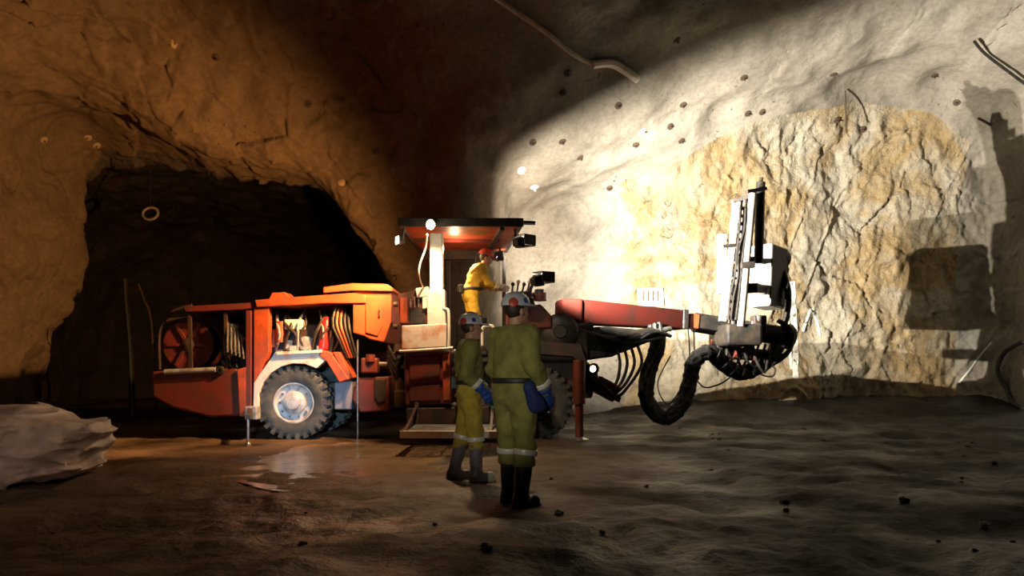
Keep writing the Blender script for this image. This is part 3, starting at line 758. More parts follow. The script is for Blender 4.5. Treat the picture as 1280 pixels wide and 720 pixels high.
lamp('work_lamp', POS_C, POS_C + Vector((-1, -.55, 0)), .13, M_lens3, roof)
MB().cyl(POS_C + Vector((.11, .0, 0)), Vector((POS_C.x + .14, 11.72, RZ)), .02, n=8).build('lamp_bracket', M_black, roof, True)
# bare side lamp: short socket and glowing bulb
MB().cyl(POS_D + Vector((0, .02, .18)), Vector((POS_D.x, 11.68, RZ + .02)), .03, n=10).build('lamp_socket', M_black, roof, True)
MB().lathe(POS_D + Vector((0, .02, .17)), (0, .2, 1), [(-.115, .01), (-.105, .045), (-.06, .065), (-.02, .055), (.01, .03)], 16).build('side_lamp_bulb', M_lens, roof, True, label='bright glowing lamp')
MB().lathe(POS_E + Vector((0, 0, .10)), (0, 0, -1), [(-.04, .05), (0, .06), (.03, .05), (.04, .01)], 16).build('roof_lamp', M_lens3, roof, True)
MB().tube(smooth_path([POS_D + Vector((-.06, .12, 0)), q(532, 310, 11.55), q(525, 330, 11.6), q(524, 345, 11.7), q(529, 360, 12.2)]), .014, 6).build('lamp_cable', M_white, roof, True)
# entry step: frame and grating slats
YS0, YS1 = 10.45, 11.85
sx0, sx1 = q(500, 0, 10.45).x, q(622, 0, 10.45).x
zs = .27
stp = MB().box(((sx0 + sx1) / 2, YS0, zs), (sx1 - sx0, .05, .10)).build('entry_step', M_pale, rig, bevel=.008, label='grated entry step with a pale front edge')
MB().box(((sx0 + sx1) / 2, YS1, zs), (sx1 - sx0, .05, .10)).build('step_frame', M_dark, stp)
for x in (sx0, sx1): MB().box((x, (YS0 + YS1) / 2, zs), (.05, YS1 - YS0, .10)).build('step_frame', M_dark, stp)
for i in range(13): MB().box(((sx0 + sx1) / 2, YS0 + .09 + i * .105, zs + .02), (sx1 - sx0 - .04, .045, .05)).build('slat', M_grey, stp)
for i in range(9): MB().box((sx0 + (i + .5) * (sx1 - sx0) / 9, (YS0 + YS1) / 2, zs + .012), (.02, YS1 - YS0, .035)).build('cross_bar', M_grey, stp)
for x in (sx0 + .05, sx1 - .1):
    MB().beam((x, 11.8, zs), (x, 12.0, 1.0), .06, .05).build('step_hanger', M_dark, stp)
    MB().beam((x, 10.5, zs), (x, 12.0, .62), .04, .04).build('step_hanger', M_dark, stp)
MB().pprism([(508, 510), (612, 508), (612, 530), (508, 531)], 11.9, 12.5).build('lower_locker', M_dark, rig, bevel=.02)
# chain of reflecting links and hose ends right of the base panel
for i in range(7):
    p = q(568 + 3 * (i % 2), 440 + 11 * i, 11.8)
    MB().lathe(p, (.3, -1, .2), [(-.03, .01), (-.03, .035), (.03, .035), (.05, .02)], 12).build('hydraulic_fitting', M_steel, rig, True)
# front chassis
fc_ = MB().pprism([(556, 452), (735, 452), (748, 468), (740, 498), (556, 498)], 13.15, 14.55).build('front_chassis', M_dark, rig, bevel=.03)
MB().pprism([(640, 405), (690, 402), (735, 412), (735, 452), (640, 452)], 13.1, 14.5).build('front_cover', M_dark, rig, bevel=.04)
MB().pprism([(632, 385), (676, 380), (690, 395), (690, 410), (632, 412)], 12.9, 14.0).build('front_console', M_red, rig, bevel=.03)
MB().pprism([(646, 440), (652, 424), (725, 430), (735, 455), (728, 458), (716, 446), (660, 442)], 12.72, 13.25).build('front_fender', M_dark, rig, bevel=.015)
j = jack(724, 455, 12.6, .07, M_red, .16)
MB().cyl(q(724, 450, 12.6), q(724, 505, 12.6), .10).build('jack_cylinder', M_red, j, True)
MB().beam(q(724, 470, 12.62), q(724, 470, 13.2), .12, .2).build('jack_bracket', M_dark, j)
# headlamp
hl = MB().lathe(q(741, 461, 12.95), (.35, -1, -.1), [(-.10, .03), (-.06, .08), (.02, .10), (.04, .10), (.04, .085)], 20).build('head_lamp', M_black, rig, True)
MB().lathe(q(741, 461, 12.91), (.35, -1, -.1), [(0, .060), (.015, .045), (.02, .01)], 20).build('lamp_lens', M_lens3, hl, True)
# controls and stalk lamp in front of the operator
con = MB().pprism([(636, 368), (662, 362), (668, 372), (660, 388), (636, 388)], 12.6, 13.2).build('operator_console', M_dark, rig, bevel=.03)
for i in range(4):
    MB().cyl(q(640 + 6 * i, 368, 12.7 + .05 * i), q(641 + 7 * i, 356 - 3 * (i % 2), 12.65 + .05 * i), .016, n=8).build('joystick', M_black, con, True)
    MB().lathe(q(641 + 7 * i, 356 - 3 * (i % 2), 12.65 + .05 * i), (0, 0, 1), [(-.02, .02), (0, .035), (.03, .03), (.045, .008)], 12).build('joystick_knob', M_pale if i % 2 else M_black, con, True)
sl = MB().tube(smooth_path([q(668, 385, 12.6), q(664, 372, 12.5), q(663, 362, 12.42), q(668, 352, 12.36)]), .03, 8).build('lamp_stalk', M_black, rig, True)
lamp('work_lamp', POS_B, TG_B, .17, M_lens2, sl)
visor(POS_B, TG_B, .115, .14, .038, sl)
MB().cyl(q(674, 376, 12.8), q(674, 366, 12.8), .12).build('stalk_base', M_red, sl, True)
MB().cyl(q(674, 366, 12.8), q(674, 362, 12.8), .08).build('stalk_cap', M_dark, sl, True)
# boom
B0, B1, B2 = q(715, 390, 13.5), q(850, 400, 14.4), q(965, 416, 14.95)
boom = MB().beam(B0, B1, .46, .43, .38, .35).build('boom', M_boom, rig, bevel=.03, label='long red box-section boom')
MB().beam(B0 + Vector((-.25, -.05, .0)), B0 + Vector((.12, .02, -.01)), .56, .44).build('boom_root', M_boom, boom, bevel=.05)
MB().beam(B1 - (B1 - B0) * .03, B1 + (B1 - B0) * .02, .44, .37).build('boom_collar', M_black, boom, bevel=.02)
MB().beam(B1, B2, .28, .24, .28, .26).build('boom_extension', M_black, boom, bevel=.02)
MB().beam(B1 + (B2 - B1) * .06, B1 + (B2 - B1) * .16, .31, .27).build('boom_band', M_orange, boom, bevel=.01)
MB().cyl(q(706, 432, 13.2), q(815, 415, 13.75), .09).build('lift_cylinder', M_black, boom, True)
MB().cyl(q(815, 415, 13.75), q(838, 411, 13.9), .05).build('cylinder_rod', M_steel, boom, True)
MB().lathe(q(700, 415, 13.05), (0, -1, 0), [(-.5, .32), (.05, .32), (.10, .27), (.12, .12), (.16, .10), (.16, .01)], 32).build('boom_swivel', M_black, rig, True)
MB().cyl(q(697, 416, 13.2), q(740, 406, 13.3), .08).build('swing_cylinder', M_black, boom, True)
for i in range(9):
    r_ = random.Random(40 + i)
    a = q(685 + 3 * i, 408 + 3 * i, 13.1); bq = q(735 + 5 * i, 416 + 2.5 * i, 13.15 + .04 * i); cq = q(790 + 3 * i, 428 - 2 * i + r_.uniform(-5, 12), 13.45); dq = q(822 + 2 * i, 412 + i, 13.9)
    MB().tube(smooth_path([a, bq, cq, dq], 8), .035, 8).build('boom_hose', M_hose, boom, True)
for i in range(4):
    MB().tube(smooth_path([q(725 + 6 * i, 470, 13.0), q(745 + 8 * i, 486 + 3 * i, 13.0), q(768 + 6 * i, 482, 13.1), q(775 + 9 * i, 455, 13.3), q(770 + 9 * i, 432, 13.5)], 6), .028, 8).build('boom_hose', M_hose, boom, True)
fb = MB().box(q(757, 486, 13.2), (.42, .35, .3), Matrix.Rotation(.5, 3, 'Y')).build('front_bracket', M_red, rig, bevel=.03)
MB().beam(q(735, 478, 13.2), q(775, 500, 13.2), .12, .10).build('bracket_arm', M_dark, fb, bevel=.01)
MB().pprism([(698, 410), (760, 408), (822, 414), (800, 432), (765, 446), (735, 450), (700, 442)], 13.45, 13.95).build('hose_mass', M_black, boom, bevel=.04)  # solid block added for the dark mass of hoses and gear
# big hanging hose bundle
core = smooth_path([q(818, 405, 13.9), q(822, 432, 13.85), q(810, 468, 13.8), q(809, 500, 13.75), q(828, 522, 13.7), q(851, 508, 13.75), q(862, 478, 13.9), q(868, 452, 14.0), q(888, 440, 14.05), (q(908, 458, 14.3)), q(930, 466, 14.5), q(958, 452, 14.7), q(972, 432, 14.8)], 8)
bun = None
for k in range(7):
    path = []
    for i, p in enumerate(core):
        t = (core[min(i + 1, len(core) - 1)] - core[max(i - 1, 0)]).normalized()
        n_ = Vector((0, 1, 0)); s_ = t.cross(n_).normalized()
        a = 2 * PI * k / 6 + i * .10; rr = 0 if k == 6 else .095
        path.append(p + (n_ * math.cos(a) + s_ * math.sin(a)) * rr)
    o = MB().tube(path, .050, 8).build('hose_bundle' if k == 0 else 'hose', M_hose, rig if k == 0 else bun, True)
    if k == 0: bun = o; o['label'] = 'thick black hose bundle hanging in a loop below the boom'
for i in range(6, len(core) - 4, 4):
    t = (core[i + 1] - core[i - 1]).normalized()
    MB().cyl(core[i] - t * .03, core[i] + t * .03, .152, n=20).build('hose_strap', M_hose, bun, True)
# drill feed
D = 13.95
up = (q(941, 235, D) - q(910, 405, D)).normalized()
fd = MB().beam(q(903, 402, D), q(921, 252, D), .13, .12, up=(0, 1, 0)).build('drill_feed', M_feed, rig, bevel=.012, label='upright steel drill feed with rails and hoses')
MB().beam(q(918, 404, D + .1), q(935, 247, D + .1), .22, .08, up=(0, 1, 0)).build('feed_beam', M_fsteel, fd, bevel=.01)
MB().cyl(q(926, 408, D - .08), q(941, 242, D - .08), .070).build('feed_tube', M_feed, fd, True)
MB().cyl(q(916, 406, D - .02), q(931, 250, D - .02), .035).build('feed_chain', M_fsteel, fd, True)
MB().cyl(q(911, 404, D - .02), q(927, 250, D - .02), .022, n=10).build('feed_chain', M_dark, fd, True)
for i in range(15):
    t = (i + .6) / 15.5
    a = q(907 + 18 * t, 402 - 150 * t, D - .05); bq = q(925 + 15 * t, 402 - 148 * t, D - .05)
    MB().beam(a, bq, .06, .045).build('rung', M_fsteel if i % 2 else M_black, fd)
for i in range(3):
    r_ = random.Random(90 + i); pts = [q(912 + 4 * i + 14 * t + r_.uniform(-3, 3), 400 - 140 * t, D - .10) for t in (0, .2, .4, .6, .8, 1)]
    MB().tube(smooth_path(pts, 5), .018, 6).build('feed_hose', M_hose, fd, True)
MB().cyl(q(948, 330, D + .28), q(951, 228, D + .28), .085).build('rod_cylinder', M_black, fd, True)
MB().cyl(q(951, 228, D + .28), q(951.5, 222, D + .28), .04).build('cylinder_eye', M_black, fd, True)
MB().beam(q(932, 240, D), q(956, 236, D + .2), .12, .06).build('top_bracket', M_black, fd)
MB().beam(q(915, 252, D), q(944, 243, D), .12, .08).build('top_bracket', M_fsteel, fd)
MB().beam(q(915, 300, D), q(894, 302, D), .06, .05, .02, .02).build('centraliser', M_feed, fd)
MB().beam(q(904, 308, D - .06), q(940, 305, D - .06), .06, .06).build('feed_clamp', M_black, fd)
MB().beam(q(926, 332, D - .14), q(943, 331, D - .14), .12, .12).build('feed_clamp', M_black, fd, bevel=.01)
MB().beam(q(897, 330, D), q(908, 330, D), .10, 1.1).build('feed_guard', M_feed, fd, bevel=.01)
# white power pack box on the feed
DB = 15.1
Rz = Matrix.Rotation(math.radians(42), 3, 'Z') @ Matrix.Rotation(math.radians(4), 3, 'Y')
bc = q(960, 347, DB)
bx = MB()
bx.box(bc, (.62, .46, 1.22), Rz)
pk = bx.build('rod_magazine', M_white, fd, bevel=.03, label='white steel box on the feed')
MB().box(bc + Rz @ Vector((0, -.235, .0)), (.58, .025, 1.16), Rz).build('box_shade_side', M_black, fd, bevel=.006)  # black sheet painting the shade on the side turned from the lamps
MB().lathe(bc + Rz @ Vector((.29, -.1, .42)), Rz @ Vector((1, -.2, 0)), [(0, .16), (.12, .16), (.15, .12), (.15, .01)], 20).build('box_motor', M_black, fd, True)
MB().beam(q(938, 360, D + .05), q(950, 362, DB - .2), .25, .18).build('box_bracket', M_black, fd, bevel=.01)
MB().beam(q(936, 325, D + .05), q(950, 327, DB - .2), .18, .12).build('box_bracket', M_black, fd, bevel=.01)
# boom head, rotation unit and gear below the feed
hd = MB().cyl(q(868, 403, 14.75), q(985, 421, 15.00), .19, .19, 28).build('rotation_unit', M_black, rig, True, label='black rotation unit carrying the drill feed')
MB().lathe(q(985, 421, 15.00), (1, .1, -.15), [(-.1, .19), (-.1, .25), (.03, .25), (.05, .20), (.10, .19), (.10, .02)], 28).build('end_flange', M_black, hd, True)
MB().box(q(918, 420, 14.50), (.66, 1.3, .40)).build('gear_housing', M_black, hd, bevel=.05)
MB().box(q(948, 408, 14.65), (.26, .25, .42)).build('valve_block', M_dark, hd, bevel=.03)
MB().cyl(q(935, 440, 14.70), q(948, 395, 14.60), .09).build('tilt_cylinder', M_grey, hd, True)
MB().cyl(q(900, 440, 14.70), q(975, 446, 14.80), .12).build('lower_motor', M_black, hd, True)
MB().tube(smooth_path([q(978, 338, 15.10), q(985, 365, 14.95), q(983, 395, 14.90), q(974, 425, 14.85), q(970, 450, 14.85)], 8), .065, 10).build('head_hose', M_hose, hd, True)
MB().tube(smooth_path([q(972, 400, 14.90), q(990, 415, 14.80), q(985, 440, 14.70), q(960, 458, 14.60), q(930, 470, 14.55), q(905, 462, 14.50)], 8), .05, 10).build('head_hose', M_hose, hd, True)
MB().tube(smooth_path([q(940, 452, 14.60), q(952, 468, 14.50), q(966, 470, 14.50), q(968, 460, 14.55), q(955, 452, 14.60), q(945, 448, 14.70)], 8), .018, 8).build('head_hose', M_hose, hd, True)
MB().tube(smooth_path([q(868, 470, 14.60), q(880, 484, 14.40), q(900, 480, 14.40), q(915, 470, 14.50), q(930, 460, 14.60)], 8), .014, 8).build('head_hose', M_hose, hd, True)
for i in range(6):
    r_ = random.Random(200 + i)
    MB().tube(smooth_path([q(890 + 10 * i, 425, 14.60), q(885 + 12 * i, 445 + r_.uniform(0, 10), 14.45), q(900 + 11 * i, 462 + r_.uniform(-4, 6), 14.45), q(915 + 9 * i, 450, 14.55), q(925 + 8 * i, 430, 14.60)], 6), .026, 8).build('head_hose', M_hose if i % 3 else M_red, hd, True)
MB().tube(smooth_path([q(860, 410, 14.40), q(862, 440, 14.35), q(858, 470, 14.35), q(836, 505, 14.35), q(822, 480, 14.35), q(838, 445, 14.40)], 8), .012, 6).build('head_hose', M_hose, hd, True)
MB().cyl(q(867, 398, 14.50), q(869, 470, 14.50), .012, n=8).build('guide_wire', M_dark, hd, True)

# ------------------------------------------------------------------ people
def ell(X, Y, Z, c, r):
    k0 = np.sqrt(((X - c[0]) / r[0]) ** 2 + ((Y - c[1]) / r[1]) ** 2 + ((Z - c[2]) / r[2]) ** 2)
    return (k0 - 1) * min(r)
def rcone(X, Y, Z, a, b, r0, r1):
    a = np.array(a, float); b = np.array(b, float); d = b - a; L2 = float(d @ d)
    t = np.clip(((X - a[0]) * d[0] + (Y - a[1]) * d[1] + (Z - a[2]) * d[2]) / L2, 0, 1)
    return np.sqrt((X - a[0] - t * d[0]) ** 2 + (Y - a[1] - t * d[1]) ** 2 + (Z - a[2] - t * d[2]) ** 2) - (r0 + (r1 - r0) * t)

def sdf_obj(name, fn, lo, hi, res, material, parent=None, label=None):
    V, Q = surface_nets(fn, lo, hi, res)
    o = bpy.data.objects.new(name, np_mesh(name, V, Q)); o.data.materials.append(material); C.objects.link(o)
    if parent: o.parent = parent
    if label: o['label'] = label
    return o

def person(loc, rz, label, J, top_mat, trouser_mat, boot_mat, glove_mats, helmet_mat, stickers=True, res=.013, lamp_on=False, group=None, battery=True, baggy=0.0):
    """J holds the joints in the figure's own frame: facing +x, left hand +y"""
    lo = (-.55, -.50, -.02); hi = (.62, .50, 1.95)
    hd_, nk = J['head'], J['neck']
    hdir = J.get('hpitch', 0.0)
    def arms(X, Y, Z, grow=0.0, only=None):
        f = None
        for s in ('r', 'l'):
            if only and s != only: continue
            a = rcone(X, Y, Z, J['sh_' + s], J['el_' + s], .060 + grow, .045 + grow * .9)
            b_ = rcone(X, Y, Z, J['el_' + s], J['wr_' + s], .046 + grow * .9, .030 + grow * .95)
            c_ = smin(a, b_, .03)
            f = c_ if f is None else np.minimum(f, c_)
        return f
    def legs(X, Y, Z, grow=0.0):
        f = None
        for s in ('r', 'l'):
            a = rcone(X, Y, Z, J['hip_' + s], J['kn_' + s], .088 + grow, .055 + grow)
            b_ = rcone(X, Y, Z, J['kn_' + s], J['an_' + s], .056 + grow, .040 + grow)
            c_ = smin(a, b_, .03)
            f = c_ if f is None else smin(f, c_, .02)
        return f
    def torso(X, Y, Z, grow=0.0):
        p, ch2 = J['pelvis'], J['chest']; mid = [(a + b) / 2 for a, b in zip(p, ch2)]
        f = ell(X, Y, Z, p, (.125 + grow, .165 + grow, .14 + grow))
        f = smin(f, ell(X, Y, Z, mid, (.115 + grow, .150 + grow, .20 + grow)), .08)
        f = smin(f, ell(X, Y, Z, ch2, (.125 + grow, .180 + grow, .20 + grow)), .08)
        f = smin(f, rcone(X, Y, Z, J['sh_r'], J['sh_l'], .062 + grow, .062 + grow), .07)
        return f
    def head(X, Y, Z):
        c, s = math.cos(hdir), math.sin(hdir)
        x0, y0, z0 = X - hd_[0], Y - hd_[1], Z - hd_[2]
        x = c * x0 - s * z0; z = s * x0 + c * z0; y = y0
        f = ell(x, y, z, (-.010, 0, .035), (.098, .078, .098))
        f = smin(f, ell(x, y, z, (.030, 0, -.045), (.066, .058, .075)), .04)
        f = smin(f, rcone(x, y, z, (.082, 0, .012), (.106, 0, -.030), .010, .016), .015)      # nose
        f = smin(f, ell(x, y, z, (.070, 0, -.100), (.028, .030, .022)), .025)                   # chin
        for sd in (-1, 1):
            f = smin(f, ell(x, y, z, (-.012, sd * .080, -.010), (.022, .012, .034)), .010)        # ears
            f = smin(f, ell(x, y, z, (.076, sd * .030, .030), (.018, .026, .010)), .012)          # brows
            f = smax(f, -ell(x, y, z, (.100, sd * .030, .010), (.022, .020, .012)), .012)         # eye sockets
        f = smax(f, -ell(x, y, z, (.104, 0, -.064), (.016, .026, .004)), .006)                   # mouth
        f = smin(f, ell(x, y, z, (.090, 0, -.056), (.012, .024, .006)), .006)
        f = smin(f, ell(x, y, z, (.088, 0, -.073), (.012, .022, .007)), .006)
        return f
    def hand(X, Y, Z, s, g=0.0):
        w = np.array(J['wr_' + s], float); el = np.array(J['el_' + s], float)
        d = (w - el) / np.linalg.norm(w - el)
        d = d * .8 + np.array(J.get('hd_' + s, (0.1, 0, -1))) * .6; d /= np.linalg.norm(d)
        side = np.array([1.0, 0, 0]) - d * d[0]
        if np.linalg.norm(side) < .2: side = np.array([0, 0, 1.0]) - d * d[2]
        side /= np.linalg.norm(side)                                         # towards the thumb
        nrm = np.cross(d, side)
        inw = 1 if s == 'r' else -1
        if nrm[1] * inw < 0: nrm = -nrm                                       # palm faces the body
        k = w + d * .055
        f = rcone(X, Y, Z, w, w + d * .03, .032 + g, .034 + g)
        for o in (-.028, -.010, .010, .028):
            f = smin(f, rcone(X, Y, Z, w + d * .02 + side * o * .7, w + d * .09 + side * o, .018 + g, .016 + g), .012)
        for o, L in ((-.033, .060), (-.011, .074), (.011, .080), (.033, .072)):
            p0 = w + d * .09 + side * o * 1.05; p1 = p0 + d * L * .5 + nrm * .012; p2 = p1 + d * L * .35 + nrm * .028; p3 = p2 + d * L * .05 + nrm * .024
            for a, b_, r in ((p0, p1, .0095), (p1, p2, .0088), (p2, p3, .0080)): f = smin(f, rcone(X, Y, Z, a, b_, r + g, r - .0006 + g), .004)
        t0 = w + d * .035 + side * .028; t1 = t0 + d * .03 + side * .030 + nrm * .01; t2 = t1 + d * .035 + side * .008 + nrm * .012
        f = smin(f, rcone(X, Y, Z, t0, t1, .014 + g, .012 + g), .010); f = smin(f, rcone(X, Y, Z, t1, t2, .0115 + g, .009 + g), .005)
        return f
    def body(X, Y, Z):
        f = smin(torso(X, Y, Z, -.012), arms(X, Y, Z, -.006), .05)
        f = smin(f, legs(X, Y, Z, -.006), .05)
        f = smin(f, rcone(X, Y, Z, J['chest'][:2] + (nk[2] - .10,) if False else (nk[0], nk[1], nk[2] - .06), (hd_[0] - .01, hd_[1], hd_[2] - .05), .062, .052), .03)
        f = smin(f, head(X, Y, Z), .025)
        for s in ('r', 'l'):
            f = smin(f, hand(X, Y, Z, s), .01)
            a = J['an_' + s]; f = smin(f, rcone(X, Y, Z, (a[0], a[1], .07), (a[0] + .13, a[1], .045), .045, .03), .03)
        return f
    root = sdf_obj('person', body, lo, hi, .0105, M_skin)
    root.location = loc; root.rotation_euler = (0, 0, rz); tag(root, label, 'person', group)
    sd_ = int(abs(loc[0]) * 100) + 5
    waist = J['pelvis'][2] + .10
    def wr(X, Y, Z, amp=.011):
        return amp * vnoise(X * 11 + 3, Y * 9, Z * 15 + 4 * X, sd_) + amp * .5 * vnoise(X * 24, Y * 22, Z * 30, sd_ + 1)
    def jacket_raw(X, Y, Z, g):
        f = smin(torso(X, Y, Z, .014 + baggy + g), arms(X, Y, Z, .017 + baggy + g), .06)
        col = rcone(X, Y, Z, (nk[0], nk[1], nk[2] - .07), (nk[0] + .004, nk[1], nk[2] + .005), .088 + g, .074 + g)
        return smin(f, col, .03)
    def cut_wrist(f, X, Y, Z):
        for s in ('r', 'l'):
            w = np.array(J['wr_' + s]); e = np.array(J['el_' + s]); d = (w - e) / np.linalg.norm(w - e)
            dist = (X - w[0]) * d[0] + (Y - w[1]) * d[1] + (Z - w[2]) * d[2]
            nearw = np.sqrt((X - w[0]) ** 2 + (Y - w[1]) ** 2 + (Z - w[2]) ** 2)
            f = np.where(nearw < .14, np.maximum(f, dist), f)
        return f
    def jacket(X, Y, Z):
        f = jacket_raw(X, Y, Z, 0) + wr(X, Y, Z)
        f = cut_wrist(f, X, Y, Z)
        armz = arms(X, Y, Z, .03)
        f = np.where(armz > 0, np.maximum(f, waist - .06 - Z), f)
        return np.maximum(f, Z - nk[2] - .02) if J.get('collar', True) else f
    def trousers_raw(X, Y, Z, g):
        f = smin(legs(X, Y, Z, .022 + baggy + g), np.maximum(torso(X, Y, Z, .008 + baggy + g), Z - waist), .05)
        return f
    def trousers(X, Y, Z):
        f = trousers_raw(X, Y, Z, 0) + wr(X, Y, Z, .013)
        return np.maximum(f, J.get('hem', .34) - Z)
    jk = sdf_obj('jacket', jacket, lo, hi, res, top_mat, root)
    tr = sdf_obj('trousers', trousers, lo, (.5, .4, 1.25), res, trouser_mat, root)
    # reflective bands, wrapped on the cloth
    def band(fn, axis_p, axis_d, half, g, extra=None):
        ap = np.array(axis_p, float); ad = np.array(axis_d, float); ad /= np.linalg.norm(ad)
        def f(X, Y, Z):
            s = np.abs((X - ap[0]) * ad[0] + (Y - ap[1]) * ad[1] + (Z - ap[2]) * ad[2]) - half
            r = np.maximum(fn(X, Y, Z, g) + .004, s)
            return np.maximum(r, np.sqrt((X - ap[0]) ** 2 + (Y - ap[1]) ** 2 + (Z - ap[2]) ** 2) - .16)
        return f
    for s in ('r', 'l'):
        kn, an = np.array(J['kn_' + s]), np.array(J['an_' + s]); p = kn + (an - kn) * .12
        sdf_obj('reflective_band', band(lambda X, Y, Z, g: rcone(X, Y, Z, kn, an, .058 + .022 + baggy + g, .042 + .022 + baggy + g), p, an - kn, .026, .016), p - .17, p + .17, .009, M_reflect, tr)
        el_, w_ = np.array(J['el_' + s]), np.array(J['wr_' + s]); p2 = el_ + (w_ - el_) * .62
        sdf_obj('reflective_band', band(lambda X, Y, Z, g: arms(X, Y, Z, .017 + baggy + g, s), p2, w_ - el_, .024, .016), p2 - .17, p2 + .17, .009, M_reflect, jk)
    # belt
    def belt(X, Y, Z):
        f = torso(X, Y, Z, .036 + baggy); return np.maximum(np.maximum(f, -torso(X, Y, Z, .018 + baggy)), np.abs(Z - waist + .02) - .026)
    sdf_obj('belt', belt, (-.3, -.32, waist - .1), (.32, .32, waist + .08), .012, M_hose, root)
    def pack(X, Y, Z):
        c = (J['pelvis'][0] - .165, J['pelvis'][1] - .02, waist - .03)
        return np.maximum(np.maximum(np.abs(X - c[0]) - .035, np.abs(Y - c[1]) - .075), np.abs(Z - c[2]) - .065) - .008
    if battery: sdf_obj('lamp_battery', pack, (-.45, -.2, waist - .2), (.1, .2, waist + .15), .012, M_black, root)
    for s in ('r', 'l'):
        a = J['an_' + s]; kn = J['kn_' + s]
        ft = J.get('foot_' + s, (1, 0)); fl = math.hypot(*ft); fx, fy = ft[0] / fl, ft[1] / fl
        topz = J.get('hem', .34) + .05
        tt = (topz - a[2]) / (kn[2] - a[2]); tp = [a[i] + (kn[i] - a[i]) * tt for i in range(3)]
        lift = a[2] - .09
        def boot(X, Y, Z, a=a, tp=tp, fx=fx, fy=fy, lift=lift):
            f = rcone(X, Y, Z, (a[0], a[1], a[2] - .02), tp, .062, .078)
            f = np.maximum(f, Z - topz)
            f2 = rcone(X, Y, Z, (a[0] - .025 * fx, a[1] - .025 * fy, lift + .045), (a[0] + .15 * fx, a[1] + .15 * fy, lift + .048), .050, .050)
            f = smin(f, f2, .05)
            sole = np.maximum(rcone(X, Y, Z * .4 + (lift + .02) * .6, (a[0] - .03 * fx, a[1] - .03 * fy, lift + .02), (a[0] + .155 * fx, a[1] + .155 * fy, lift + .02), .056, .056), np.abs(Z - lift - .014) - .014)
            return np.maximum(np.minimum(f, sole), lift - Z)
        bo = sdf_obj('boot', boot, (a[0] - .22, a[1] - .22, lift - .03), (a[0] + .32, a[1] + .26, topz + .05), .011, boot_mat, root)
        if boot_mat is M_boot2 and s == 'r':
            def toe(X, Y, Z): return np.maximum(boot(X, Y, Z) - .005, .12 - ((X - a[0]) * fx + (Y - a[1]) * fy))
            sdf_obj('toe_cap', toe, (a[0], a[1] - .15, lift - .03), (a[0] + .3, a[1] + .15, .2), .009, M_toe, bo)
        gm = glove_mats[0 if s == 'r' else 1]
        w = J['wr_' + s]
        if gm:
            def glove(X, Y, Z, s=s):
                g = hand(X, Y, Z, s, .0035)
                w_ = np.array(J['wr_' + s]); e_ = np.array(J['el_' + s]); d = (w_ - e_) / np.linalg.norm(w_ - e_)
                return smin(g, rcone(X, Y, Z, w_ - d * .045, w_ + d * .02, .064, .042), .02)
            sdf_obj('glove', glove, (w[0] - .2, w[1] - .2, w[2] - .26), (w[0] + .26, w[1] + .2, w[2] + .14), .006, gm, root)
    # helmet with peak, ridge, lamp and stickers
    c, s_ = math.cos(hdir), math.sin(hdir)
    def loc3(X, Y, Z):
        x0, y0, z0 = X - hd_[0], Y - hd_[1], Z - hd_[2]
        return c * x0 - s_ * z0, y0, s_ * x0 + c * z0
    def back3(p): return (hd_[0] + c * p[0] + s_ * p[2], hd_[1] + p[1], hd_[2] - s_ * p[0] + c * p[2])
    def dome(x, y, z, g=0.0):
        f = ell(x, y, z, (-.012, 0, .045), (.138 + g, .112 + g, .122 + g))
        return smin(f, rcone(x, y, z, (-.10, 0, .135), (.06, 0, .160), .012 + g, .012 + g), .02)
    def helmet(X, Y, Z):
        x, y, z = loc3(X, Y, Z)
        f = np.maximum(dome(x, y, z), .040 + .10 * np.clip(-x - .02, -.5, .5) * .6 - z)
        f = np.maximum(f, -np.maximum(ell(x, y, z, (-.012, 0, .045), (.125, .100, .108)), .02 - z + 0))
        br = np.maximum(ell(x, y, z, (.045, 0, .042), (.165, .112, .030)), np.abs(z - .046 + .12 * np.maximum(x - .08, 0)) - .007)
        br = np.maximum(br, -ell(x, y, z, (-.012, 0, .045), (.120, .095, .108)))
        return np.minimum(f, br)
    hl_, hh_ = np.array(hd_) - .24, np.array(hd_) + .27
    he_ = sdf_obj('helmet', helmet, hl_, hh_, .0075, helmet_mat, root)
    def sticker(p, r, m_):
        p = np.array(p)
        def f(X, Y, Z):
            x, y, z = loc3(X, Y, Z)
            return np.maximum(np.maximum(dome(x, y, z, .006), -dome(x, y, z, -.006)), np.sqrt((x - p[0]) ** 2 + (y - p[1]) ** 2 + (z - p[2]) ** 2) - r)
        sdf_obj('helmet_sticker', f, hl_, hh_, .0065, m_, he_)
    if stickers:
        sticker((.015, -.105, .085), .026, M_sblue)
        sticker((-.095, -.075, .070), .042, M_sred)
        sticker((-.02, -.07, .14), .028, M_sblue if False else M_sred) if False else None
    lp = back3((.135, 0, .085)); lf = back3((.165, 0, .083))
    mb = MB(); mb.lathe(lp, Vector(lf) - Vector(lp), [(-.02, .015), (-.015, .026), (.02, .030), (.03, .030), (.03, .024)], 16)
    lo_ = mb.build('cap_lamp', M_black, he_, True)
    MB().lathe(lf, Vector(lf) - Vector(lp), [(-.002, .024), (.004, .018), (.006, .004)], 16).build('cap_lamp_lens', M_lens4 if lamp_on else M_steel, he_, True)
    if battery: MB().tube(smooth_path([back3((.12, .0, .12)), back3((-.02, .03, .178)), back3((-.145, 0, .08)), back3((-.16, -.01, -.02)), (nk[0] - .14, nk[1], nk[2] - .06), (J['chest'][0] - .165, 0, J['chest'][2] - .1), (J['pelvis'][0] - .17, -.02, waist)], 6), .006, 6).build('lamp_cable', M_black, root, True)
    def hair(X, Y, Z):
        x, y, z = loc3(X, Y, Z)
        f = np.maximum(ell(x, y, z, (-.014, 0, .03), (.104, .084, .104)), x - .015 + (z < .0) * 0)
        return np.maximum(np.maximum(f, -.065 - z), z - .05)
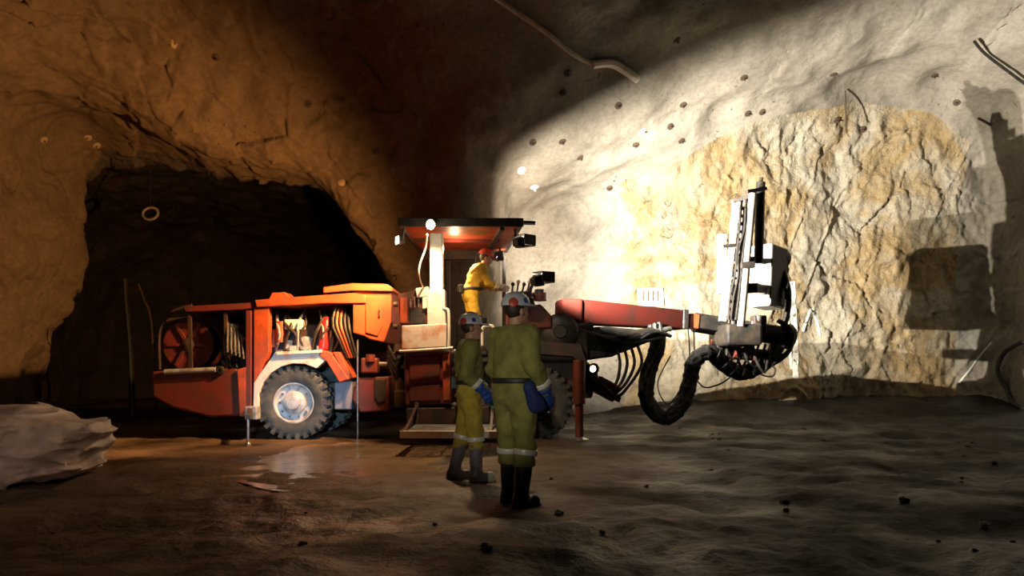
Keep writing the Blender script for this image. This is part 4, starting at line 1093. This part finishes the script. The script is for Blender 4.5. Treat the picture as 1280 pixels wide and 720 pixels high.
    sdf_obj('hair', hair, hl_, hh_, .0085, M_hair, root)
    for sd in (-1, 1):
        p = back3((.078, sd * .030, .010)); MB().lathe(p, (1, 0, 0), [(-.011, .002), (-.008, .008), (0, .0115), (.007, .0085), (.011, .002)], 12).build('eye', M_eye, root, True)
        p = back3((.088, sd * .030, .010)); MB().lathe(p, (1, 0, 0), [(-.002, .005), (.002, .004), (.003, .001)], 10).build('pupil', M_hair, root, True)
    return root

def pose(**k):
    J = dict(pelvis=(0, 0, .98), chest=(0, 0, 1.30), neck=(.005, 0, 1.51), head=(.03, 0, 1.645), sh_r=(0, -.185, 1.425), sh_l=(0, .185, 1.425),
             el_r=(-.02, -.25, 1.15), el_l=(-.02, .25, 1.15), wr_r=(.10, -.25, .93), wr_l=(.10, .25, .93),
             hip_r=(0, -.095, .93), hip_l=(0, .095, .93), kn_r=(.03, -.115, .51), kn_l=(.03, .115, .51), an_r=(0, -.12, .09), an_l=(0, .12, .09))
    J.update(k); return J
J1 = pose(wr_r=(.15, -.245, .95), el_r=(-.01, -.265, 1.17), hpitch=-.06, an_r=(-.02, -.11, .09), an_l=(.05, .14, .09))
p1 = person((.02, 6.43, 0), math.radians(38), 'worker seen from behind in olive coveralls, blue gloves and black boots, white helmet', J1, M_olive, M_olive, M_boot, (M_blue, M_navy), M_helmet, battery=False, baggy=.014)
def pouch(X, Y, Z):
    f = smin(rcone(X, Y, Z, (-.03, -.225, 1.00), (.03, -.245, .86), .055, .068), rcone(X, Y, Z, (.03, -.245, .86), (.09, -.25, .84), .06, .045), .03)
    return f + .014 * vnoise(X * 16, Y * 16, Z * 12, 3)
sdf_obj('hip_pouch', pouch, (-.2, -.4, .7), (.25, -.05, 1.15), .012, M_navy, p1)
J2 = pose(wr_r=(.13, -.215, .98), el_r=(-.05, -.24, 1.15), wr_l=(.23, .12, .91), el_l=(.05, .22, 1.13), hd_l=(.3, 0, -.9), kn_r=(.06, -.11, .50), an_r=(.07, -.11, .09), kn_l=(-.05, .11, .51), an_l=(-.16, .12, .09), hpitch=-.02)
p2 = person((-.45, 7.95, 0), math.radians(8), 'shorter worker in dirty yellow trousers and pale-toed rubber boots beside the entry step', J2, M_olive, M_yolive, M_boot2, (M_blue, M_teal), M_helmet, baggy=.008)
p2.scale = (.965, .965, .965)
J3 = pose(pelvis=(-.06, 0, .98), chest=(.06, 0, 1.27), neck=(.15, 0, 1.46), head=(.21, 0, 1.58), sh_r=(.10, -.185, 1.40), sh_l=(.10, .185, 1.40), el_r=(.20, -.24, 1.13), el_l=(.24, .22, 1.14), wr_r=(.42, -.20, 1.08), wr_l=(.46, .16, 1.10),
          hip_r=(-.05, -.095, .93), hip_l=(-.05, .095, .93), hd_r=(1, 0, 0), hd_l=(1, 0, 0), hpitch=.30)
p3 = person((q(592, 0, 12.75).x, 12.75, 1.46), math.radians(12), 'operator in bright yellow workwear bending over the controls under the canopy', J3, M_hivis, M_hivis, M_boot, (M_pale, M_pale), M_rhelmet, stickers=False, lamp_on=True)

# ------------------------------------------------------------------ bulk bag in the left foreground
def bag(X, Y, Z):
    f = ((np.abs(X) / .98) ** 2.4 + (np.abs(Y) / .62) ** 2.6 + (np.abs(Z - .40 - .03 * X) / .44) ** 2.3) ** (1 / 2.4) - 1
    f = f * .5
    wx = X + .25 * vnoise(X * 1.2, Y * 1.5, Z * 1.6, 7); wz = Z - .22 * X + .10 * vnoise(X * 1.6, Y * 2, Z * 2, 8)
    fold = np.abs(vnoise(wx * 1.1, Y * 1.4, wz * 6.5, 11)); fine = np.abs(vnoise(wx * 3.2 + 2 * wz, Y * 3, wz * 13, 15)); big = vnoise(X * 1.6, Y * 1.6, Z * 1.8, 19)
    diag = np.abs(vnoise(X * 3.5 + 3.0 * Z, Y * 2.5, Z * 3.0 - 2 * X, 27))
    f = f + .13 * (fold - .25) + .045 * (fine - .25) + .05 * big + .06 * (diag - .25)
    flap = rcone(X, Y, Z, (.18, -.50, .22), (.30, -.66, .02), .13, .10) + .05 * np.abs(vnoise(X * 6 + 4 * Z, Y * 5, Z * 3, 23))
    f = smin(f, flap, .10)
    under = .62 * (X - .62) - (Z - .02)                    # lower right is drawn in towards the ground
    f = smax(f, under, .10)
    return np.maximum(f, .0 - Z)
bg = sdf_obj('bulk_bag', bag, (-1.3, -.95, -.06), (1.2, .9, 1.1), .016, M_bag)
bg.location = (q(8, 0, 8.0).x - .02, 8.05, fz(-5.3, 8.0) - .03)
tag(bg, 'crumpled dirty white bulk bag lying on the floor by the left wall', 'bag')

# ------------------------------------------------------------------ puddle
n = 64; pv = [(PUD[0], PUD[1], -.030)]; 
for ring in (.33, .66, 1.0):
    for i in range(n):
        a = 2 * PI * i / n; r = 1 + .10 * math.sin(3 * a + 1) + .06 * math.sin(7 * a)
        pv.append((PUD[0] + 1.45 * r * ring * math.cos(a), PUD[1] + 2.6 * r * ring * math.sin(a), -.030))
pf = [(0, 1 + i, 1 + (i + 1) % n) for i in range(n)]
for k in range(2):
    for i in range(n): pf.append((1 + k * n + i, 1 + (k + 1) * n + i, 1 + (k + 1) * n + (i + 1) % n, 1 + k * n + (i + 1) % n))
M_water = mat('muddy_water', (.38, .27, .165), .22, bump=.12, bscale=6, col2=(.26, .175, .105), scale=1.5)
tag(MB().add(pv, pf).build('puddle', M_water), 'shallow muddy puddle on the floor in front of the wheel', 'puddle')

# ------------------------------------------------------------------ rock bolts, markings, cables
plate_d = MB().lathe((0, 0, 0), (0, 0, 1), [(-.02, .115), (.012, .11), (.03, .06), (.035, .05)], 10)
plate_m = None
def bolt(px, py, material, sc, label, group):
    h = hit(px, py)
    if not h: return
    o = plate_d.build('rock_bolt', material)
    o.location = h[0]; o.rotation_euler = h[1].to_track_quat('Z', 'Y').to_euler(); o.scale = (sc, sc, sc)
    tag(o, label, 'rock bolt', group)
    sh = MB().cyl((0, 0, .0), (0, 0, .11), .026, n=8).build('bolt_shank', material); sh.parent = o
M_rust = mat('rusty_plate', (.055, .040, .030), .7, .2, col2=(.12, .07, .04), scale=12)
ORD = 'leftmost second third fourth fifth sixth seventh eighth ninth tenth eleventh twelfth thirteenth fourteenth fifteenth sixteenth seventeenth eighteenth nineteenth'.split()
def place(i, n): return 'leftmost' if i == 0 else 'rightmost' if i == n - 1 else ORD[i] + ' from the left'
RB = sorted(((930, 97), (1042, 93), (1168, 94), (935, 142), (953, 140), (854, 131), (852, 176), (773, 132), (795, 181), (666, 178), (703, 177), (725, 197), (1078, 162), (1046, 151), (710, 92), (704, 116), (846, 50), (838, 158), (762, 235), (1196, 128)))
for i, (x, y) in enumerate(RB):
    bolt(x, y, M_rust, .75, 'dark bolt plate on the roof above the lit heading, ' + place(i, len(RB)), 'roof bolts above the lit heading')
PB = sorted(((652, 213), (668, 234), (803, 164), (786, 272)))
for i, (x, y) in enumerate(PB):
    bolt(x, y, M_sign, .9, 'pale bolt plate on bright sprayed concrete right of the canopy, ' + place(i, len(PB)), 'pale bolt plates beside the heading')
LB = sorted(((110, 172), (121, 182), (55, 175), (427, 228), (217, 55), (270, 72), (470, 190), (385, 130)))
for i, (x, y) in enumerate(LB):
    bolt(x, y, M_rust if x in (270, 385, 470) else mat('pale_rust_plate', (.40, .30, .20), .7), .7, 'bolt plate on brown rock around the side tunnel, ' + place(i, len(LB)), 'bolts around the side tunnel')

def ribbon(pts, w, name, material, parent, up_w=None):
    """a strip of paint that follows the rock"""
    dense = []
    for (a, b_) in zip(pts[:-1], pts[1:]):
        for k in range(10): t = k / 10; dense.append((a[0] + (b_[0] - a[0]) * t, a[1] + (b_[1] - a[1]) * t))
    dense.append(pts[-1]); mb = MB(); vs = []; m_ = len(dense)
    for i, (x, y) in enumerate(dense):
        x2, y2 = dense[min(i + 1, m_ - 1)]; x1, y1 = dense[max(i - 1, 0)]
        L = math.hypot(x2 - x1, y2 - y1) or 1; nx, ny = -(y2 - y1) / L, (x2 - x1) / L
        for s in (-.5, .5):
            h = hit(x + nx * w * s, y + ny * w * s)
            vs.append(h[0] + h[1] * .02)
    top = len(vs); vs2 = [v + Vector((0, .012, 0)) for v in vs]
    fs = []
    for i in range(m_ - 1):
        a = 2 * i; fs += [(a, a + 1, a + 3, a + 2), (top + a + 2, top + a + 3, top + a + 1, top + a), (a, a + 2, top + a + 2, top + a), (a + 1, top + a + 1, top + a + 3, a + 3)]
    return mb.add(vs + vs2, fs).build(name, material, parent)
wb = shell['wall_back']
ORG[wb.name] = Vector()
ribbon([(990, 352), (992, 400), (994, 440), (994, 474)], 7, 'paint_mark', M_paint, wb)
ribbon([(984, 385), (986, 420), (989, 462)], 3, 'paint_mark', M_paint, wb)
ribbon([(1003, 414), (1012, 388), (1017, 386)], 2.5, 'paint_mark', M_paint, wb)
ribbon([(1014, 387), (1021, 402), (1025, 420)], 2.5, 'paint_mark', M_paint, wb)
ribbon([(1200, 478), (1222, 448), (1240, 428)], 2.0, 'paint_mark', M_paint, wb)
# tally board marks on the face behind the boom
h = hit(812, 372)
sb = empty('tally_board', h[0] + Vector((0, -.12, 0)), 'small pale board with dark tally strokes on the rock above the boom', 'sign')
cbd = h[0] + Vector((0, -.12, 0))
MB().box(cbd, (.62, .04, .44), Matrix.Rotation(-.06, 3, 'Y')).build('board', M_sign, sb, bevel=.008)
for i in range(4):
    MB().box(cbd + Vector((-.18 + .12 * i, -.026, .03)), (.035, .012, .26)).build('tally_stroke', M_rust, sb)

def cable(pts, r, name, material, label, cat, sub=8):
    return tag(MB().tube(smooth_path(pts, sub), r, 8).build(name, material, None, True), label, cat)
def onrock(px, py, off=.06): h = hit(px, py); return h[0] + h[1] * off
M_duct = mat('pale_pipe', (.52, .45, .36), .6, col2=(.35, .28, .2), scale=5)
cable([onrock(x, y, .08) for x, y in ((618, -8), (650, 14), (684, 38), (712, 62), (738, 77))], .045, 'ceiling_pipe', M_duct, 'thin pipe running down across the dark roof', 'pipe')
cable([onrock(x, y, .10) for x, y in ((738, 77), (762, 76), (782, 86), (796, 97))], .085, 'roof_hose', M_white, 'short white hose bright against the roof at the end of the pipe', 'hose')
cable([onrock(x, y, .15) for x, y in ((1288, 425), (1264, 440), (1254, 465), (1258, 490), (1274, 506), (1290, 512))], .05, 'cable_loop', M_hose, 'black cable looping on the wall at the right edge', 'cable')
cable([onrock(x, y, .12) for x, y in ((1216, 47), (1235, 62), (1262, 84), (1284, 100))], .03, 'wall_cable', M_hose, 'dark cable slanting across the upper right wall', 'cable')
a = onrock(1055, 112, .05); cable([a, a + Vector((0, -.02, -.5)), a + Vector((.01, -.03, -1.0))], .015, 'hanging_wire', M_rust, 'thin wire hanging straight down in front of the rock face', 'wire')
a = onrock(1238, 156, .0); cable([a, a + Vector((-.3, -.25, 0)), a + Vector((-.55, -.45, 0))], .03, 'steel_rod', M_rust, 'short dark rod sticking out of the upper right wall', 'rod')
# things at the side tunnel mouth
p = q(176, 368, 19.0)
cable([q(173, 355, 19.5), q(180, 375, 19.5), q(189, 404, 19.5), (q(196, 420, 19.5).x, 19.5, .0)], .03, 'leaning_bar', M_rust, 'thin pale bar leaning in the dark side tunnel', 'bar')
cable([(q(166, 0, 19.8).x, 19.8, -.05), q(163, 440, 19.8), q(158, 380, 19.8), q(156, 348, 19.8)], .07, 'tunnel_prop', M_black, 'dark upright prop standing in the side tunnel', 'post')
rr = q(188, 267, 20.0); ring = [rr + Vector((math.cos(t) * .20, .05 * math.sin(t), math.sin(t) * .17)) for t in [2 * PI * i / 20 for i in range(20)]]
tag(MB().tube(ring, .035, 8, closed=True).build('hanging_ring', M_duct, None, True), 'pale ring hanging high in the side tunnel', 'ring')
MB().cyl(rr + Vector((0, 0, .17)), rr + Vector((0, 0, 1.6)), .012, n=6).build('ring_wire', M_black, bpy.data.objects['hanging_ring'], True)

# ------------------------------------------------------------------ loose stones
M_stone = mat('muddy_stone', (.05, .036, .026), .8, col2=(.10, .08, .06), scale=8, bump=.4, bscale=30)
stones = []
for k in range(5):
    bm = bmesh.new(); bmesh.ops.create_icosphere(bm, subdivisions=2, radius=1)
    co = np.array([v.co for v in bm.verts]); d = 1 + .5 * facets(co[:, 0] * 1.3 + k * 7, co[:, 1] * 1.3, co[:, 2] * 1.3, 300 + k)
    for v, s in zip(bm.verts, d): v.co *= s; v.co.z *= .65
    me = bpy.data.meshes.new('stone'); bm.to_mesh(me); bm.free(); me.materials.append(M_stone); stones.append(me)
rs = random.Random(5)
cnt = 0
while cnt < 46:
    x = rs.uniform(-3.5, 7.5); y = rs.uniform(4.6, 15.5)
    if math.hypot(x, y - 6.43) < .55 or math.hypot(x + .45, y - 7.95) < .55 or (x < 3 and y > 9.5) or (abs(x - PUD[0]) < 2.4 and abs(y - PUD[1]) < 3.3) or abs(x) > y * .72: continue
    s = rs.choice((.016, .02, .025, .034)) * rs.uniform(.8, 1.3)
    o = bpy.data.objects.new('stone', stones[cnt % 5]); C.objects.link(o)
    o.location = (x, y, fz(x, y) + s * .25); o.scale = (s, s, s); o.rotation_euler = (rs.uniform(-.3, .3), rs.uniform(-.3, .3), rs.uniform(0, 6))
    tag(o, 'small dark muddy stone lying loose on the open floor', 'stone', 'loose stones on the muddy floor'); cnt += 1
o = bpy.data.objects.new('stone', stones[1].copy()); o.data.materials.clear(); o.data.materials.append(M_paint); C.objects.link(o)
g = q(1230, 657, 5.6); o.location = (g.x, 5.6, fz(g.x, 5.6) + .015); o.scale = (.03, .03, .03); tag(o, 'tiny white stone on the dark floor at the right', 'stone')
